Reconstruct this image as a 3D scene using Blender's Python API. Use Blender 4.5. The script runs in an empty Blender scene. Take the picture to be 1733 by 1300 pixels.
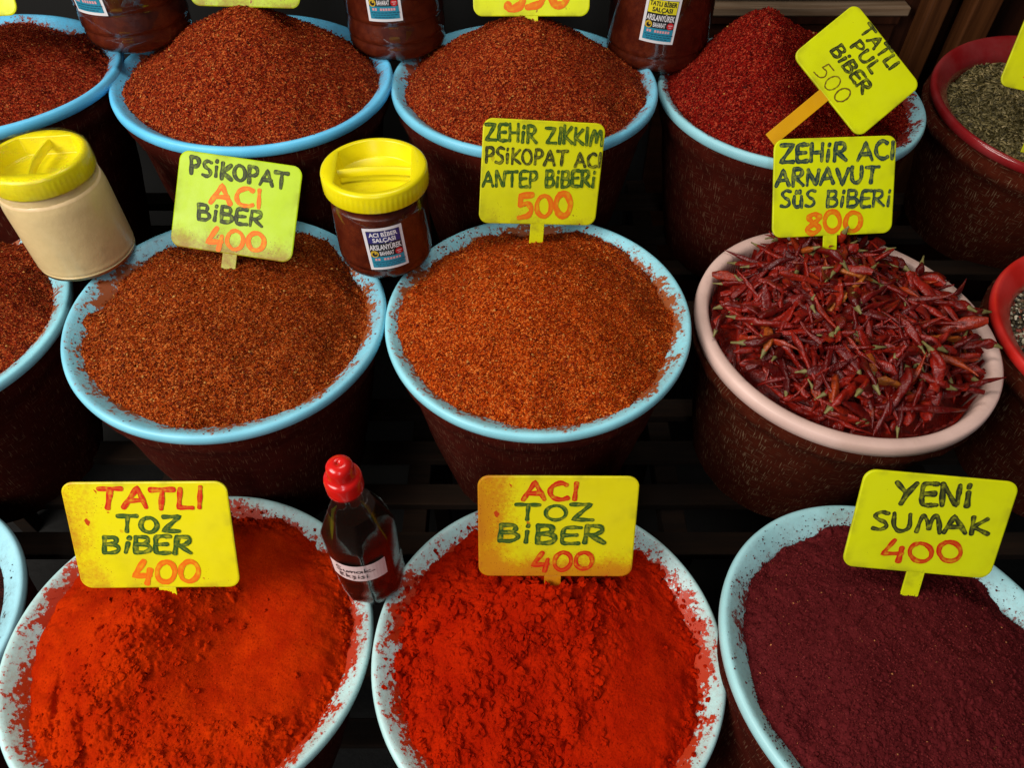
import bpy, bmesh, math, random
import numpy as np
from mathutils import Vector, Matrix, Euler

SC = bpy.context.scene
COL = SC.collection
R = math.radians
PI = math.pi
rng = np.random.default_rng(7)
random.seed(7)

# ------------------------------------------------------------------ camera
cam = bpy.data.cameras.new('camera')
cam_o = bpy.data.objects.new('camera', cam)
COL.objects.link(cam_o)
CZ = 1.6
cam_o.location = (0, 0, CZ)
cam_o.rotation_euler = (R(90 - 49.16), 0, 0)
cam.sensor_fit = 'HORIZONTAL'
cam.sensor_width = 36.0
cam.lens = 36.0 * 1242.0 / 1733.0
cam.clip_start = 0.02
cam.clip_end = 60
SC.camera = cam_o

# ------------------------------------------------------------------ light
W = bpy.data.worlds.new('World')
SC.world = W
W.use_nodes = True
bg = W.node_tree.nodes['Background']
bg.inputs['Color'].default_value = (0.75, 0.87, 1.0, 1)
bg.inputs['Strength'].default_value = 0.022
SC.view_settings.view_transform = 'Standard'
SC.view_settings.look = 'None'
SC.view_settings.exposure = 0.0
SC.view_settings.gamma = 1.0


def area(name, loc, target, sx, sy, power, color):
    l = bpy.data.lights.new(name, 'AREA')
    l.shape = 'RECTANGLE'
    l.size = sx
    l.size_y = sy
    l.energy = power
    l.color = color
    o = bpy.data.objects.new(name, l)
    COL.objects.link(o)
    o.location = loc
    o.rotation_euler = (Vector(target) - Vector(loc)).to_track_quat('-Z', 'Y').to_euler()
    return o


area('street_light_opening', (-1.70, -0.45, 2.35), (0, 0.75, 0.85), 1.5, 1.0, 68, (1.0, 0.96, 0.89))
area('ceiling_lamp', (0.05, 0.95, 2.75), (0.05, 0.75, 0.85), 0.9, 0.35, 12, (1.0, 0.95, 0.86))
area('street_gap', (0.05, -1.5, 2.2), (0, 0.75, 0.85), 0.28, 1.5, 12, (0.86, 0.93, 1.0))

# ------------------------------------------------------------------ noise helpers
def _hash(ix, iy, seed):
    h = (ix.astype(np.int64) * 374761393 + iy.astype(np.int64) * 668265263 + seed * 974711) & 0x7fffffff
    h = ((h ^ (h >> 13)) * 1274126177) & 0x7fffffff
    h = h ^ (h >> 16)
    return (h & 0xffff) / 65535.0


def vnoise(x, y, seed=0):
    x = np.asarray(x, float)
    y = np.asarray(y, float)
    ix = np.floor(x)
    iy = np.floor(y)
    fx = x - ix
    fy = y - iy
    fx = fx * fx * fx * (fx * (fx * 6 - 15) + 10)
    fy = fy * fy * fy * (fy * (fy * 6 - 15) + 10)
    a = _hash(ix, iy, seed)
    b = _hash(ix + 1, iy, seed)
    c = _hash(ix, iy + 1, seed)
    d = _hash(ix + 1, iy + 1, seed)
    return (a * (1 - fx) + b * fx) * (1 - fy) + (c * (1 - fx) + d * fx) * fy - 0.5


def fbm(x, y, seed=0, octv=4, gain=0.5):
    s = 0
    a = 1.0
    for k in range(octv):
        co, si = math.cos(0.6 * k), math.sin(0.6 * k)
        s = s + a * vnoise((x * co - y * si) * 2 ** k + 13.1 * k, (x * si + y * co) * 2 ** k + 7.7 * k, seed + 17 * k)
        a *= gain
    return s


def sstep(a, b, x):
    t = np.clip((x - a) / (b - a), 0, 1)
    return t * t * (3 - 2 * t)


# ------------------------------------------------------------------ object helpers
def link(o, parent=None):
    COL.objects.link(o)
    if parent is not None:
        o.parent = parent
    return o


def tag(o, label=None, cat=None, group=None, kind=None):
    if label:
        o['label'] = label
    if cat:
        o['category'] = cat
    if group:
        o['group'] = group
    if kind:
        o['kind'] = kind
    return o


def empty(name, loc=(0, 0, 0), rot=(0, 0, 0)):
    o = bpy.data.objects.new(name, None)
    o.empty_display_size = 0.05
    o.location = loc
    o.rotation_euler = rot
    return link(o)


def np_mesh(name, V, F, uv=None, smooth=True, mats=(), midx=None):
    """V (n,3), F (m,k) one face size per mesh, or a list of such arrays"""
    Fs = F if isinstance(F, list) else [F]
    me = bpy.data.meshes.new(name)
    V = np.asarray(V, np.float32)
    me.vertices.add(len(V))
    me.vertices.foreach_set('co', V.ravel())
    li = np.concatenate([np.asarray(f, np.int32).ravel() for f in Fs])
    tot = np.concatenate([np.full(len(f), np.asarray(f).shape[1], np.int32) for f in Fs])
    st = np.concatenate([[0], np.cumsum(tot)[:-1]]).astype(np.int32)
    me.loops.add(len(li))
    me.loops.foreach_set('vertex_index', li)
    me.polygons.add(len(tot))
    me.polygons.foreach_set('loop_start', st)
    me.polygons.foreach_set('loop_total', tot)
    me.update(calc_edges=True)
    if uv is not None:
        ul = me.uv_layers.new(name='UVMap')
        ul.data.foreach_set('uv', np.asarray(uv, np.float32)[li].ravel())
    me.polygons.foreach_set('use_smooth', np.full(len(tot), smooth, bool))
    for m in mats:
        me.materials.append(m)
    if midx is not None:
        me.polygons.foreach_set('material_index', np.asarray(midx, np.int32))
    me.update()
    return me


def mobj(name, me, parent=None, loc=None, rot=None):
    o = bpy.data.objects.new(name, me)
    if loc is not None:
        o.location = loc
    if rot is not None:
        o.rotation_euler = rot
    return link(o, parent)


def lathe(prof, seg=96, rfun=None, zfun=None, close=True):
    """prof [(r,z)..] -> V,F,uv ; rfun(i,phi,r,z)->r"""
    n = len(prof)
    ph = np.linspace(0, 2 * PI, seg + 1)
    V = np.zeros((n, seg + 1, 3))
    UV = np.zeros((n, seg + 1, 2))
    cum = 0
    for i, (r, z) in enumerate(prof):
        if i:
            cum += math.hypot(r - prof[i - 1][0], z - prof[i - 1][1])
        rr = np.full(seg + 1, r) if rfun is None else rfun(i, ph, r, z)
        zz = np.full(seg + 1, z) if zfun is None else zfun(i, ph, r, z)
        rr = np.asarray(rr, float).copy()
        zz = np.asarray(zz, float).copy()
        rr[-1] = rr[0]
        zz[-1] = zz[0]
        V[i, :, 0] = rr * np.sin(ph)
        V[i, :, 1] = -rr * np.cos(ph)
        V[i, :, 2] = zz
        UV[i, :, 0] = ph * 0.2
        UV[i, :, 1] = cum
    i, j = np.meshgrid(np.arange(n - 1), np.arange(seg), indexing='ij')
    a = (i * (seg + 1) + j).ravel()
    F = np.stack([a, a + 1, a + seg + 2, a + seg + 1], 1)
    return V.reshape(-1, 3), F, UV.reshape(-1, 2)


def weld(me, d=1e-6):
    bm = bmesh.new()
    bm.from_mesh(me)
    bmesh.ops.remove_doubles(bm, verts=bm.verts, dist=d)
    bm.to_mesh(me)
    bm.free()
    return me


def lathe_obj(name, prof, mat, parent=None, seg=96, rfun=None, zfun=None, loc=None, rot=None):
    V, F, uv = lathe(prof, seg, rfun, zfun)
    return mobj(name, weld(np_mesh(name, V, F, uv, True, [mat])), parent, loc, rot)


def bm_obj(name, bm, mat, parent=None, loc=None, rot=None, smooth=False):
    me = bpy.data.meshes.new(name)
    bm.to_mesh(me)
    bm.free()
    for m in (mat if isinstance(mat, (list, tuple)) else [mat]):
        me.materials.append(m)
    if smooth:
        me.polygons.foreach_set('use_smooth', np.full(len(me.polygons), True))
    return mobj(name, me, parent, loc, rot)


def box_bm(lo, hi, bev=0.0, bm=None):
    bm = bm or bmesh.new()
    g = bmesh.ops.create_cube(bm, size=1)
    vs = g['verts']
    for v in vs:
        v.co = Vector([lo[k] + (v.co[k] + 0.5) * (hi[k] - lo[k]) for k in range(3)])
    if bev:
        es = list({e for v in vs for e in v.link_edges})
        bmesh.ops.bevel(bm, geom=es, offset=bev, segments=2, affect='EDGES', profile=0.5)
    return bm


# ------------------------------------------------------------------ material helpers
class NT:
    def __init__(self, name):
        self.m = bpy.data.materials.new(name)
        self.m.use_nodes = True
        self.t = self.m.node_tree
        self.t.nodes.clear()
        self.out = self.t.nodes.new('ShaderNodeOutputMaterial')

    def n(self, typ, **kw):
        nd = self.t.nodes.new('ShaderNode' + typ)
        for k, v in kw.items():
            if k.startswith('_'):
                setattr(nd, k[1:], v)
            else:
                key = int(k[1:]) if k[0] == 'i' and k[1:].isdigit() else k.replace('__', ' ')
                s = nd.inputs[key]
                if isinstance(v, bpy.types.NodeSocket):
                    self.t.links.new(v, s)
                else:
                    if s.type == 'RGBA' and len(v) == 3:
                        v = (*v, 1)
                    s.default_value = v
        return nd

    def bsdf(self, **kw):
        b = self.n('BsdfPrincipled', **kw)
        self.t.links.new(b.outputs[0], self.out.inputs[0])
        return b

    def obj(self):
        return self.n('TexCoord').outputs['Object']

    def uv(self):
        return self.n('TexCoord').outputs['UV']

    def noise(self, vec, scale, detail=3.0, rough=0.55, dist=0.0):
        return self.n('TexNoise', Vector=vec, Scale=scale, Detail=detail, Roughness=rough, Distortion=dist).outputs['Fac']

    def vor(self, vec, scale, out='Distance', feature='F1'):
        return self.n('TexVoronoi', _feature=feature, Vector=vec, Scale=scale).outputs[out]

    def mapping(self, vec, scale):
        return self.n('Mapping', Vector=vec, Scale=scale).outputs[0]

    def math(self, op, a, b=0.5, c=0.5, clamp=False):
        nd = self.n('Math', _operation=op, _use_clamp=clamp)
        for i, v in enumerate((a, b, c)):
            if isinstance(v, bpy.types.NodeSocket):
                self.t.links.new(v, nd.inputs[i])
            else:
                nd.inputs[i].default_value = v
        return nd.outputs[0]

    def mr(self, v, a, b, c=0.0, d=1.0, smooth=True):
        nd = self.n('MapRange', _interpolation_type='SMOOTHSTEP' if smooth else 'LINEAR', i0=v, i1=a, i2=b, i3=c, i4=d)
        return nd.outputs[0]

    def mix(self, fac, a, b, mode='MIX'):
        nd = self.t.nodes.new('ShaderNodeMix')
        nd.data_type = 'RGBA'
        nd.blend_type = mode
        for i, v in ((0, fac), (6, a), (7, b)):
            if isinstance(v, bpy.types.NodeSocket):
                self.t.links.new(v, nd.inputs[i])
            elif i == 0:
                nd.inputs[0].default_value = v
            else:
                nd.inputs[i].default_value = (*v, 1) if len(v) == 3 else v
        return nd.outputs[2]

    def ramp(self, fac, stops, interp='LINEAR'):
        nd = self.n('ValToRGB', Fac=fac)
        cr = nd.color_ramp
        cr.interpolation = interp
        while len(cr.elements) < len(stops):
            cr.elements.new(0.5)
        for e, (p, c) in zip(cr.elements, stops):
            e.position = p
            e.color = (*c, 1)
        return nd.outputs[0]

    def bump(self, h, strength=0.3, dist=0.002, normal=None):
        nd = self.n('Bump', Strength=strength, Distance=dist, Height=h)
        if normal is not None:
            self.t.links.new(normal, nd.inputs['Normal'])
        return nd.outputs[0]

    def sep(self, v):
        return self.n('SeparateXYZ', Vector=v).outputs


def plain(name, col, rough=0.5, **kw):
    t = NT(name)
    t.bsdf(Base__Color=col, Roughness=rough, **kw)
    return t.m


def m_basin(name, base, dust, amt, grime=(0.30, 0.24, 0.15), gamt=0.5):
    """painted plastic lip, dusted by spice towards the inside, worn stains"""
    t = NT(name)
    o = t.obj()
    x, y, z = t.sep(o)
    r = t.math('SQRT', t.math('ADD', t.math('MULTIPLY', x, x), t.math('MULTIPLY', y, y)))
    inner = t.mr(r, 0.2145, 0.188)
    big = t.noise(o, 9, 3)
    fine = t.noise(o, 170, 5, 0.7)
    mid = t.noise(o, 45, 4, 0.65)
    col = t.mix(t.mr(t.noise(o, 14, 4), 0.3, 0.75), base, [min(1, c * 1.12 + 0.03) for c in base])
    g = t.math('MULTIPLY', t.math('MULTIPLY', t.mr(t.math('ADD', big, t.math('MULTIPLY', fine, 0.45)), 0.62, 0.95), t.mr(r, 0.2165, 0.200)), gamt, clamp=True)
    col = t.mix(g, col, grime)
    # film of powder and specks
    th = t.math('MULTIPLY_ADD', inner, 0.13, t.math('MULTIPLY_ADD', big, 0.45, t.math('MULTIPLY', t.math('ADD', mid, fine), 0.47)))
    d = t.math('MAXIMUM', t.mr(th, 0.70 - 0.2 * amt, 1.10 - 0.2 * amt, 0, .34), t.mr(th, 0.90 - 0.2 * amt, 0.96 - 0.2 * amt))
    d = t.math('MULTIPLY', d, t.mr(r, 0.2172, 0.212))
    col = t.mix(d, col, dust)
    sp = t.mr(t.vor(o, 300), 0.13, 0.06)
    sp = t.math('MULTIPLY', sp, t.mr(t.noise(o, 26, 2), 0.5 - 0.12 * amt, 0.66 - 0.12 * amt))
    sp = t.math('MULTIPLY', sp, t.mr(r, 0.218, 0.205))
    col = t.mix(sp, col, [c * 0.35 for c in dust])
    t.bsdf(Base__Color=col, Roughness=t.mr(g, 0, 1, 0.46, 0.75), Normal=t.bump(t.math('ADD', t.math('MULTIPLY', d, 0.6), t.math('MULTIPLY', fine, 0.12)), 0.35, 0.002))
    return t.m


def m_cloth(name, base=(0.046, 0.0052, 0.0024), fleck=(0.17, 0.080, 0.045), amt=1.0):
    t = NT(name)
    u = t.uv()
    v1 = t.noise(t.mapping(u, (620, 42, 1)), 1.0, 1, 0.5)
    v2 = t.noise(t.mapping(u, (46, 620, 1)), 1.0, 1, 0.5)
    patch = t.noise(t.mapping(u, (13, 13, 1)), 1.0, 3, 0.6)
    sh = t.math('MULTIPLY', t.math('SUBTRACT', patch, 0.5), 0.24)
    f1 = t.mr(t.math('ADD', v1, sh), 0.615, 0.72)
    f2 = t.mr(t.math('ADD', v2, sh), 0.64, 0.74)
    f = t.math('MAXIMUM', f1, t.math('MULTIPLY', f2, 0.6))
    weave = t.math('MULTIPLY', t.math('SINE', t.math('MULTIPLY', t.sep(u)[0], 2600)), t.math('SINE', t.math('MULTIPLY', t.sep(u)[1], 2600)))
    col = t.mix(t.noise(t.mapping(u, (40, 40, 1)), 1, 3), [c * 0.6 for c in base], [c * 1.7 for c in base])
    col = t.mix(t.math('MULTIPLY', f, 0.85 * amt), col, fleck)
    h = t.math('ADD', t.math('MULTIPLY', weave, 0.5), t.math('MULTIPLY', t.math('ADD', v1, v2), 1.0))
    t.bsdf(Base__Color=col, Roughness=1.0, Specular__IOR__Level=0.06, Normal=t.bump(h, 0.6, 0.0012))
    return t.m


def m_flakes(name, cols, rough=0.42, spec=0.07, pale=0.02, palec=(0.52, 0.24, 0.06)):
    t = NT(name)
    rnd = t.n('NewGeometry').outputs['Random Per Island']
    k = len(cols)
    c = t.ramp(rnd, [(i / (k - 1) * (1 - pale), cc) for i, cc in enumerate(cols)])
    c = t.mix(t.math('GREATER_THAN', rnd, 1 - pale), c, palec)
    o = t.obj()
    c = t.mix(t.mr(t.noise(o, 11, 4), 0.36, 0.7, 0.0, 0.5), c, [a_ * .85 for a_ in cols[1]])
    t.bsdf(Base__Color=c, Roughness=rough, Specular__IOR__Level=spec, Normal=t.bump(t.noise(o, 900, 2), 0.5, 0.001))
    return t.m


def m_bed(name, cols):
    t = NT(name)
    o = t.obj()
    v = t.n('TexVoronoi', Vector=o, Scale=520.0)
    s = t.sep(v.outputs['Color'])[0]
    c = t.ramp(s, [(i / (len(cols) - 1), cc) for i, cc in enumerate(cols)])
    t.bsdf(Base__Color=c, Roughness=0.8, Specular__IOR__Level=0.05, Normal=t.bump(v.outputs['Distance'], 0.8, 0.002))
    return t.m


def m_powder(name, c0, c1, speck=None, fine=1.0):
    t = NT(name)
    o = t.obj()
    n1 = t.noise(o, 22, 5, 0.6)
    n2 = t.noise(o, 420, 4, 0.65)
    n3 = t.noise(o, 1300, 2, 0.6)
    c = t.mix(t.mr(n1, 0.32, 0.7), c0, c1)
    c = t.mix(t.mr(n2, 0.3, 0.75, 0, 0.5), c, [x * 0.62 for x in c0])
    if speck:
        v = t.vor(o, 260)
        c = t.mix(t.math('MULTIPLY', t.mr(v, 0.10, 0.05), t.mr(t.noise(o, 120, 1), 0.55, 0.62)), c, speck)
    h = t.math('ADD', t.math('MULTIPLY', n2, 1.0), t.math('MULTIPLY', n3, 0.5))
    t.bsdf(Base__Color=c, Roughness=1.0, Specular__IOR__Level=0.02, Normal=t.bump(h, 0.5 * fine, 0.0018))
    return t.m


def m_sign(name, base, stain, bottom=0.0, left=0.0, w=0.18, h=0.14, smudge=0.35):
    t = NT(name)
    o = t.obj()
    x, y, z = t.sep(o)
    n = t.noise(o, 26, 4, 0.6)
    fine = t.noise(o, 260, 4, 0.7)
    col = t.mix(t.mr(t.noise(o, 11, 4, 0.6), 0.42, 0.8, 0, smudge), base, (base[0] * 0.55, base[1] * 0.5, base[2] + 0.004))
    # darker rubbed border
    ex = t.mr(t.math('ABSOLUTE', x), w * 0.43, w * 0.5)
    ez = t.mr(t.math('ABSOLUTE', z), h * 0.42, h * 0.5)
    col = t.mix(t.math('MULTIPLY', t.math('MAXIMUM', ex, ez), t.mr(n, 0.4, 0.7, 0, 0.4)), col, (0.16, 0.13, 0.01))
    gb = t.math('MULTIPLY', t.mr(z, -h * 0.05, -h * 0.5), bottom)
    gl = t.math('MULTIPLY', t.mr(x, -w * 0.02, -w * 0.5), left)
    g = t.math('MAXIMUM', gb, gl)
    film = t.math('MULTIPLY', t.mr(t.math('ADD', t.math('MULTIPLY', g, 0.6), t.math('MULTIPLY', t.math('ADD', n, fine), 0.5)), 0.72, 1.15), 0.7)
    col = t.mix(film, col, stain)
    sp = t.mr(t.vor(o, 330), 0.20, 0.10)
    sp = t.math('MULTIPLY', sp, t.mr(t.math('MULTIPLY_ADD', g, 0.40, t.noise(o, 60, 2)), 0.66, 0.8))
    col = t.mix(sp, col, [c * 0.5 for c in stain])
    blot = t.math('MULTIPLY', t.mr(t.noise(o, 75, 2, 0.4), 0.69, 0.72), t.mr(g, 0.05, 0.4))
    col = t.mix(blot, col, stain)
    t.bsdf(Base__Color=col, Roughness=t.mr(n, 0.3, 0.7, 0.36, 0.5), Specular__IOR__Level=0.3, Normal=t.bump(t.math('ADD', t.noise(o, 18, 2), t.math('MULTIPLY', fine, 0.05)), 0.12, 0.004))
    return t.m


def m_marker(name, col, plate, wear=0.5, rough=0.55):
    t = NT(name)
    o = t.obj()
    n = t.noise(t.mapping(o, (1, 1, 1)), 170, 3, 0.6)
    b = t.noise(o, 40, 3, 0.6)
    f = t.math('MULTIPLY', t.mr(t.math('ADD', n, t.math('MULTIPLY', b, 0.7)), 0.82, 1.08), wear)
    c = t.mix(f, col, plate)
    t.bsdf(Base__Color=c, Roughness=rough, Specular__IOR__Level=0.25)
    return t.m


def m_thin(name, tint=(1, 1, 1), rough=0.04, wrinkle=0.0, wscale=40, base=0.05, gloss=1.0):
    """thin clear plastic: transmits straight through, mirrors at grazing angles"""
    t = NT(name)
    lw = t.n('LayerWeight', Blend=0.18)
    nrm = None
    if wrinkle:
        o = t.obj()
        nn = t.noise(t.mapping(o, (1, 1, 2.2)), wscale, 4, 0.6, 1.5)
        nrm = t.bump(nn, wrinkle, 0.006)
        t.t.links.new(nrm, lw.inputs['Normal'])
    f = t.math('MULTIPLY_ADD', lw.outputs['Fresnel'], 0.75 * gloss, base, clamp=True)
    tr = t.n('BsdfTransparent', Color=tint)
    gl = t.n('BsdfGlossy', Color=(1, 1, 1), Roughness=rough)
    if nrm is not None:
        t.t.links.new(nrm, gl.inputs['Normal'])
    mx = t.n('MixShader', Fac=f, i1=tr.outputs[0], i2=gl.outputs[0])
    t.t.links.new(mx.outputs[0], t.out.inputs[0])
    return t.m


def m_paste(name, c0, c1, rough=0.35):
    t = NT(name)
    o = t.obj()
    c = t.mix(t.mr(t.noise(o, 60, 5, 0.65), 0.35, 0.7), c0, c1)
    c = t.mix(t.mr(t.noise(o, 16, 3), 0.55, 0.75, 0, 0.4), c, [x * 0.5 for x in c0])
    t.bsdf(Base__Color=c, Roughness=rough, Specular__IOR__Level=0.4, Normal=t.bump(t.noise(o, 55, 4), 0.3, 0.003))
    return t.m


def m_wood(name, c0, c1, axis=0, rough=0.45, scale=1.0):
    t = NT(name)
    o = t.obj()
    s = [60 * scale] * 3
    s[axis] = 3.0 * scale
    n = t.noise(t.mapping(o, s), 1.0, 5, 0.6, 0.6)
    d = t.noise(o, 5, 3)
    c = t.mix(t.mr(n, 0.3, 0.72), c0, c1)
    c = t.mix(t.mr(d, 0.45, 0.75, 0, 0.6), c, [x * 0.45 for x in c0])
    t.bsdf(Base__Color=c, Roughness=rough, Specular__IOR__Level=0.3, Normal=t.bump(n, 0.3, 0.002))
    return t.m


def m_lid(name):
    t = NT(name)
    o = t.obj()
    c = t.mix(t.mr(t.noise(o, 30, 3), 0.3, 0.8), (0.84, 0.72, 0.004), (0.80, 0.66, 0.003))
    c = t.mix(t.math('MULTIPLY', t.mr(t.vor(o, 90), 0.07, 0.04), t.mr(t.noise(o, 20, 1), 0.6, 0.66)), c, (0.08, 0.05, 0.01))
    t.bsdf(Base__Color=c, Roughness=0.3, Specular__IOR__Level=0.4, Normal=t.bump(t.noise(o, 120, 2), 0.05, 0.001))
    return t.m


# ------------------------------------------------------------------ structure
def sheet(name, x0, x1, y0, y1, z, mat):
    me = np_mesh(name, [(x0, y0, z), (x1, y0, z), (x1, y1, z), (x0, y1, z)], np.array([[0, 1, 2, 3]]), None, False, [mat])
    o = mobj(name, me)
    return tag(o, kind='structure')


t = NT('dark_stone_floor')
o_ = t.obj()
t.bsdf(Base__Color=t.mix(t.noise(o_, 6, 5), (0.004, 0.0032, 0.003), (0.013, 0.011, 0.009)), Roughness=0.7, Normal=t.bump(t.noise(o_, 60, 4), 0.4, 0.004))
sheet('floor', -6, 6, -4, 6, 0.0, t.m)

M_WOOD_DARK = m_wood('dark_stained_wood', (0.030, 0.009, 0.004), (0.062, 0.019, 0.008), 0)
M_WOOD_V = m_wood('dark_stained_wood_upright', (0.030, 0.009, 0.004), (0.060, 0.017, 0.007), 2)
M_WOOD_POST = m_wood('brown_post_wood', (0.055, 0.017, 0.005), (0.12, 0.04, 0.012), 2)
M_WOOD_TRIM = m_wood('worn_trim_wood', (0.17, 0.10, 0.055), (0.34, 0.24, 0.16), 0)
M_SLAT = m_wood('slat_wood', (0.010, 0.0045, 0.0015), (0.026, 0.011, 0.004), 0, 0.9)
M_DARK = plain('soot_black_board', (0.003, 0.0025, 0.002), 0.8)


def slat_shelf(name, label, x0, x1, y0, y1, z, n):
    root = empty(name, (0, (y0 + y1) / 2, z))
    tag(root, label, 'display shelf', 'stepped slat shelves')
    yc = (y0 + y1) / 2
    pitch = (y1 - y0) / n
    for k in range(n):
        yy = y0 + pitch * k - yc
        jit = random.uniform(-0.004, 0.004)
        bm = box_bm((x0, yy + jit, -0.018), (x1, yy + 0.042 + jit, 0), 0.002)
        bm_obj('slat', bm, M_SLAT, root)
    for xx in (x0 + 0.05, -0.62, -0.185, 0.255, 0.70, x1 - 0.09):
        bm = box_bm((xx, y0 - yc, -0.060), (xx + 0.04, y1 - yc, -0.019), 0.002)
        bm_obj('bearer', bm, M_SLAT, root)
        for yy in (y0 - yc + 0.005, y1 - yc - 0.045):
            bm = box_bm((xx + 0.002, yy, -z), (xx + 0.038, yy + 0.036, -0.061), 0.002)
            bm_obj('leg', bm, M_SLAT, root)
    return root


ZF, ZM, ZB = CZ - 1.245, CZ - 1.075, CZ - 0.925
slat_shelf('slatted_shelf', 'dark slatted wood shelf lowest of three, under the powder basins in front', -1.25, 1.25, 0.10, 0.545, ZF, 4)
slat_shelf('slatted_shelf', 'dark slatted wood shelf on the middle step, under the basin of whole chillies', -1.25, 1.25, 0.565, 0.945, ZM, 4)
slat_shelf('slatted_shelf', 'dark slatted wood shelf on the highest step, under the back row of blue basins', -1.25, 1.35, 0.965, 1.42, ZB, 4)

# wooden cabinet behind the stall
cab = empty('wooden_cabinet', (0.05, 1.60, 0))
tag(cab, 'dark red brown wooden cabinet with a pale worn moulding behind the back row', 'cabinet')
bm = box_bm((-1.9, 0.02, 0.0), (0.755, 0.06, 2.6), 0.002)
bm_obj('back_board', bm, M_DARK, cab)
for (a, b) in ((0.28, 0.53), (0.532, 0.765)):
    bm = box_bm((a, 0.0, 0.985), (b, 0.018, 1.5), 0.002)
    bm_obj('upper_panel', bm, M_WOOD_DARK, cab)
bm = box_bm((0.28, -0.022, 0.945), (0.775, 0.018, 0.963), 0.003)
bm_obj('moulding', bm, M_WOOD_TRIM, cab)
bm = box_bm((0.28, -0.014, 0.925), (0.765, 0.018, 0.944), 0.003)
bm_obj('moulding', bm, M_WOOD_V, cab)
bm = box_bm((0.28, 0.0, 0.0), (0.765, 0.018, 0.923), 0.002)
bm_obj('lower_panel', bm, M_WOOD_DARK, cab)
cab2 = empty('wooden_doorway', (0.83, 1.60, 0))
tag(cab2, 'dark wooden door frame with two brown uprights beyond the bowl of grey green seeds', 'door frame')
for (a, b, mm) in ((0.012, 0.052, M_WOOD_POST), (0.10, 0.155, M_WOOD_POST)):
    bm = box_bm((a, -0.06, 0.0), (b, -0.01, 2.6), 0.004)
    bm_obj('upright', bm, mm, cab2)
bm = box_bm((-0.06, 0.02, 0.0), (1.2, 0.05, 2.6), 0.002)
bm_obj('door_panel', bm, M_WOOD_V, cab2)

# ------------------------------------------------------------------ spice basins
LIP = [(0.2145, -0.0165), (0.2185, -0.0125), (0.2192, -0.006), (0.2182, -0.0015), (0.2158, 0.0012), (0.2120, 0.0012), (0.2075, -0.0012), (0.1990, -0.0075),
       (0.1880, -0.0160), (0.1835, -0.0205), (0.1805, -0.030), (0.1770, -0.080), (0.1700, -0.160), (0.1450, -0.255), (0.10, -0.262), (0.0, -0.262)]
_lr = np.array([p[0] for p in LIP[4:11]])[::-1]
_lz = np.array([p[1] for p in LIP[4:11]])[::-1]


def lip_z(r):
    return np.interp(r, _lr, _lz)


BLUE_A = (0.11, 0.54, 0.88)
BLUE_B = (0.26, 0.65, 0.76)
BLUE_F = (0.45, 0.70, 0.70)
DUST_A = (0.24, 0.045, 0.018)
DUST_B = (0.30, 0.07, 0.015)
DUST_F = (0.46, 0.028, 0.002)
DUST_S = (0.20, 0.03, 0.025)
# key : centre(x, y, z rel. camera), tilt of rim normal (deg x, deg y), colours
BUCKETS = {
    'A1': ((-0.840, 1.116, -0.543), (1.9, 1.8), BLUE_A, DUST_A, .60, .4, 'light blue plastic basin of chilli flakes cut off by the top left corner'),
    'A2': ((-0.414, 1.150, -0.567), (2.5, -0.7), BLUE_A, DUST_A, .55, .4, 'clean sky blue basin under the tall cone of dark red flakes'),
    'A3': ((0.021, 1.166, -0.586), (0.9, 0.0), (0.16, .54, .74), DUST_A, .7, .65, 'sky blue basin with worn inner lip, under the flake heap between two paste jars'),
    'A4': ((0.466, 1.177, -0.612), (1.1, -0.7), (0.28, .60, .68), (.22, .018, .010), .9, .5, 'pale blue basin holding the scooped crimson heap with the slanted price sign'),
    'B0': ((-0.868, 0.760, -0.722), (5.0, -1.8), BLUE_B, DUST_B, .6, .5, 'dusty blue basin at the left edge, beneath the beige paste jar'),
    'B1': ((-0.400, 0.756, -0.720), (3.3, -1.5), (0.20, .58, .74), DUST_B, .75, .4, 'blue basin of rust brown flakes, stained round its lip, behind the TATLI TOZ sign'),
    'B2': ((0.037, 0.766, -0.730), (-0.6, -1.7), BLUE_B, DUST_B, .85, .65, 'dusty pale blue basin full of orange flakes in the centre of the stall'),
    'B3': ((0.490, 0.770, -0.759), (2.2, -1.9), (0.74, .49, .42), (0.35, .12, .08), .0, .12, 'pale pink basin heaped with whole dried chillies'),
    'F0': ((-0.890, 0.385, -0.960), (0.7, -0.2), (0.34, .66, .76), (0.05, .02, .015), .25, .1, 'pale blue basin with black specks on its lip at the lower left edge'),
    'F1': ((-0.396, 0.363, -0.901), (5.2, 5.8), BLUE_F, DUST_F, .86, .85, 'whitish blue basin smeared with orange red powder, left of the dark bottle'),
    'F2': ((0.045, 0.348, -0.904), (0.4, 0.4), BLUE_F, DUST_F, .86, .75, 'whitish blue basin full of bright red clumpy powder, right of the dark bottle'),
    'F3': ((0.461, 0.314, -0.857), (5.6, 3.2), (0.36, .66, .70), DUST_S, .35, .25, 'pale blue basin of dark purple sumac'),
    'A5': ((0.971, 1.222, -0.655), (0.3, -6.0), (0.26, .006, .008), (0.2, .02, .02), .0, .1, 'glossy dark red basin of grey green seeds in the upper right corner'),
    'B4': ((0.945, 0.757, -0.775), (-0.3, -0.5), (0.62, .014, .008), (0.3, .03, .02), .0, .0, 'bright red basin of mixed peppercorns at the right edge'),
}
CEN, ROT = {}, {}
M_CLOTH = m_cloth('maroon_burlap')
M_CLOTH2 = m_cloth('brown_burlap', (0.056, 0.0085, 0.0032), (0.26, 0.16, 0.09), 1.0)


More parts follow.
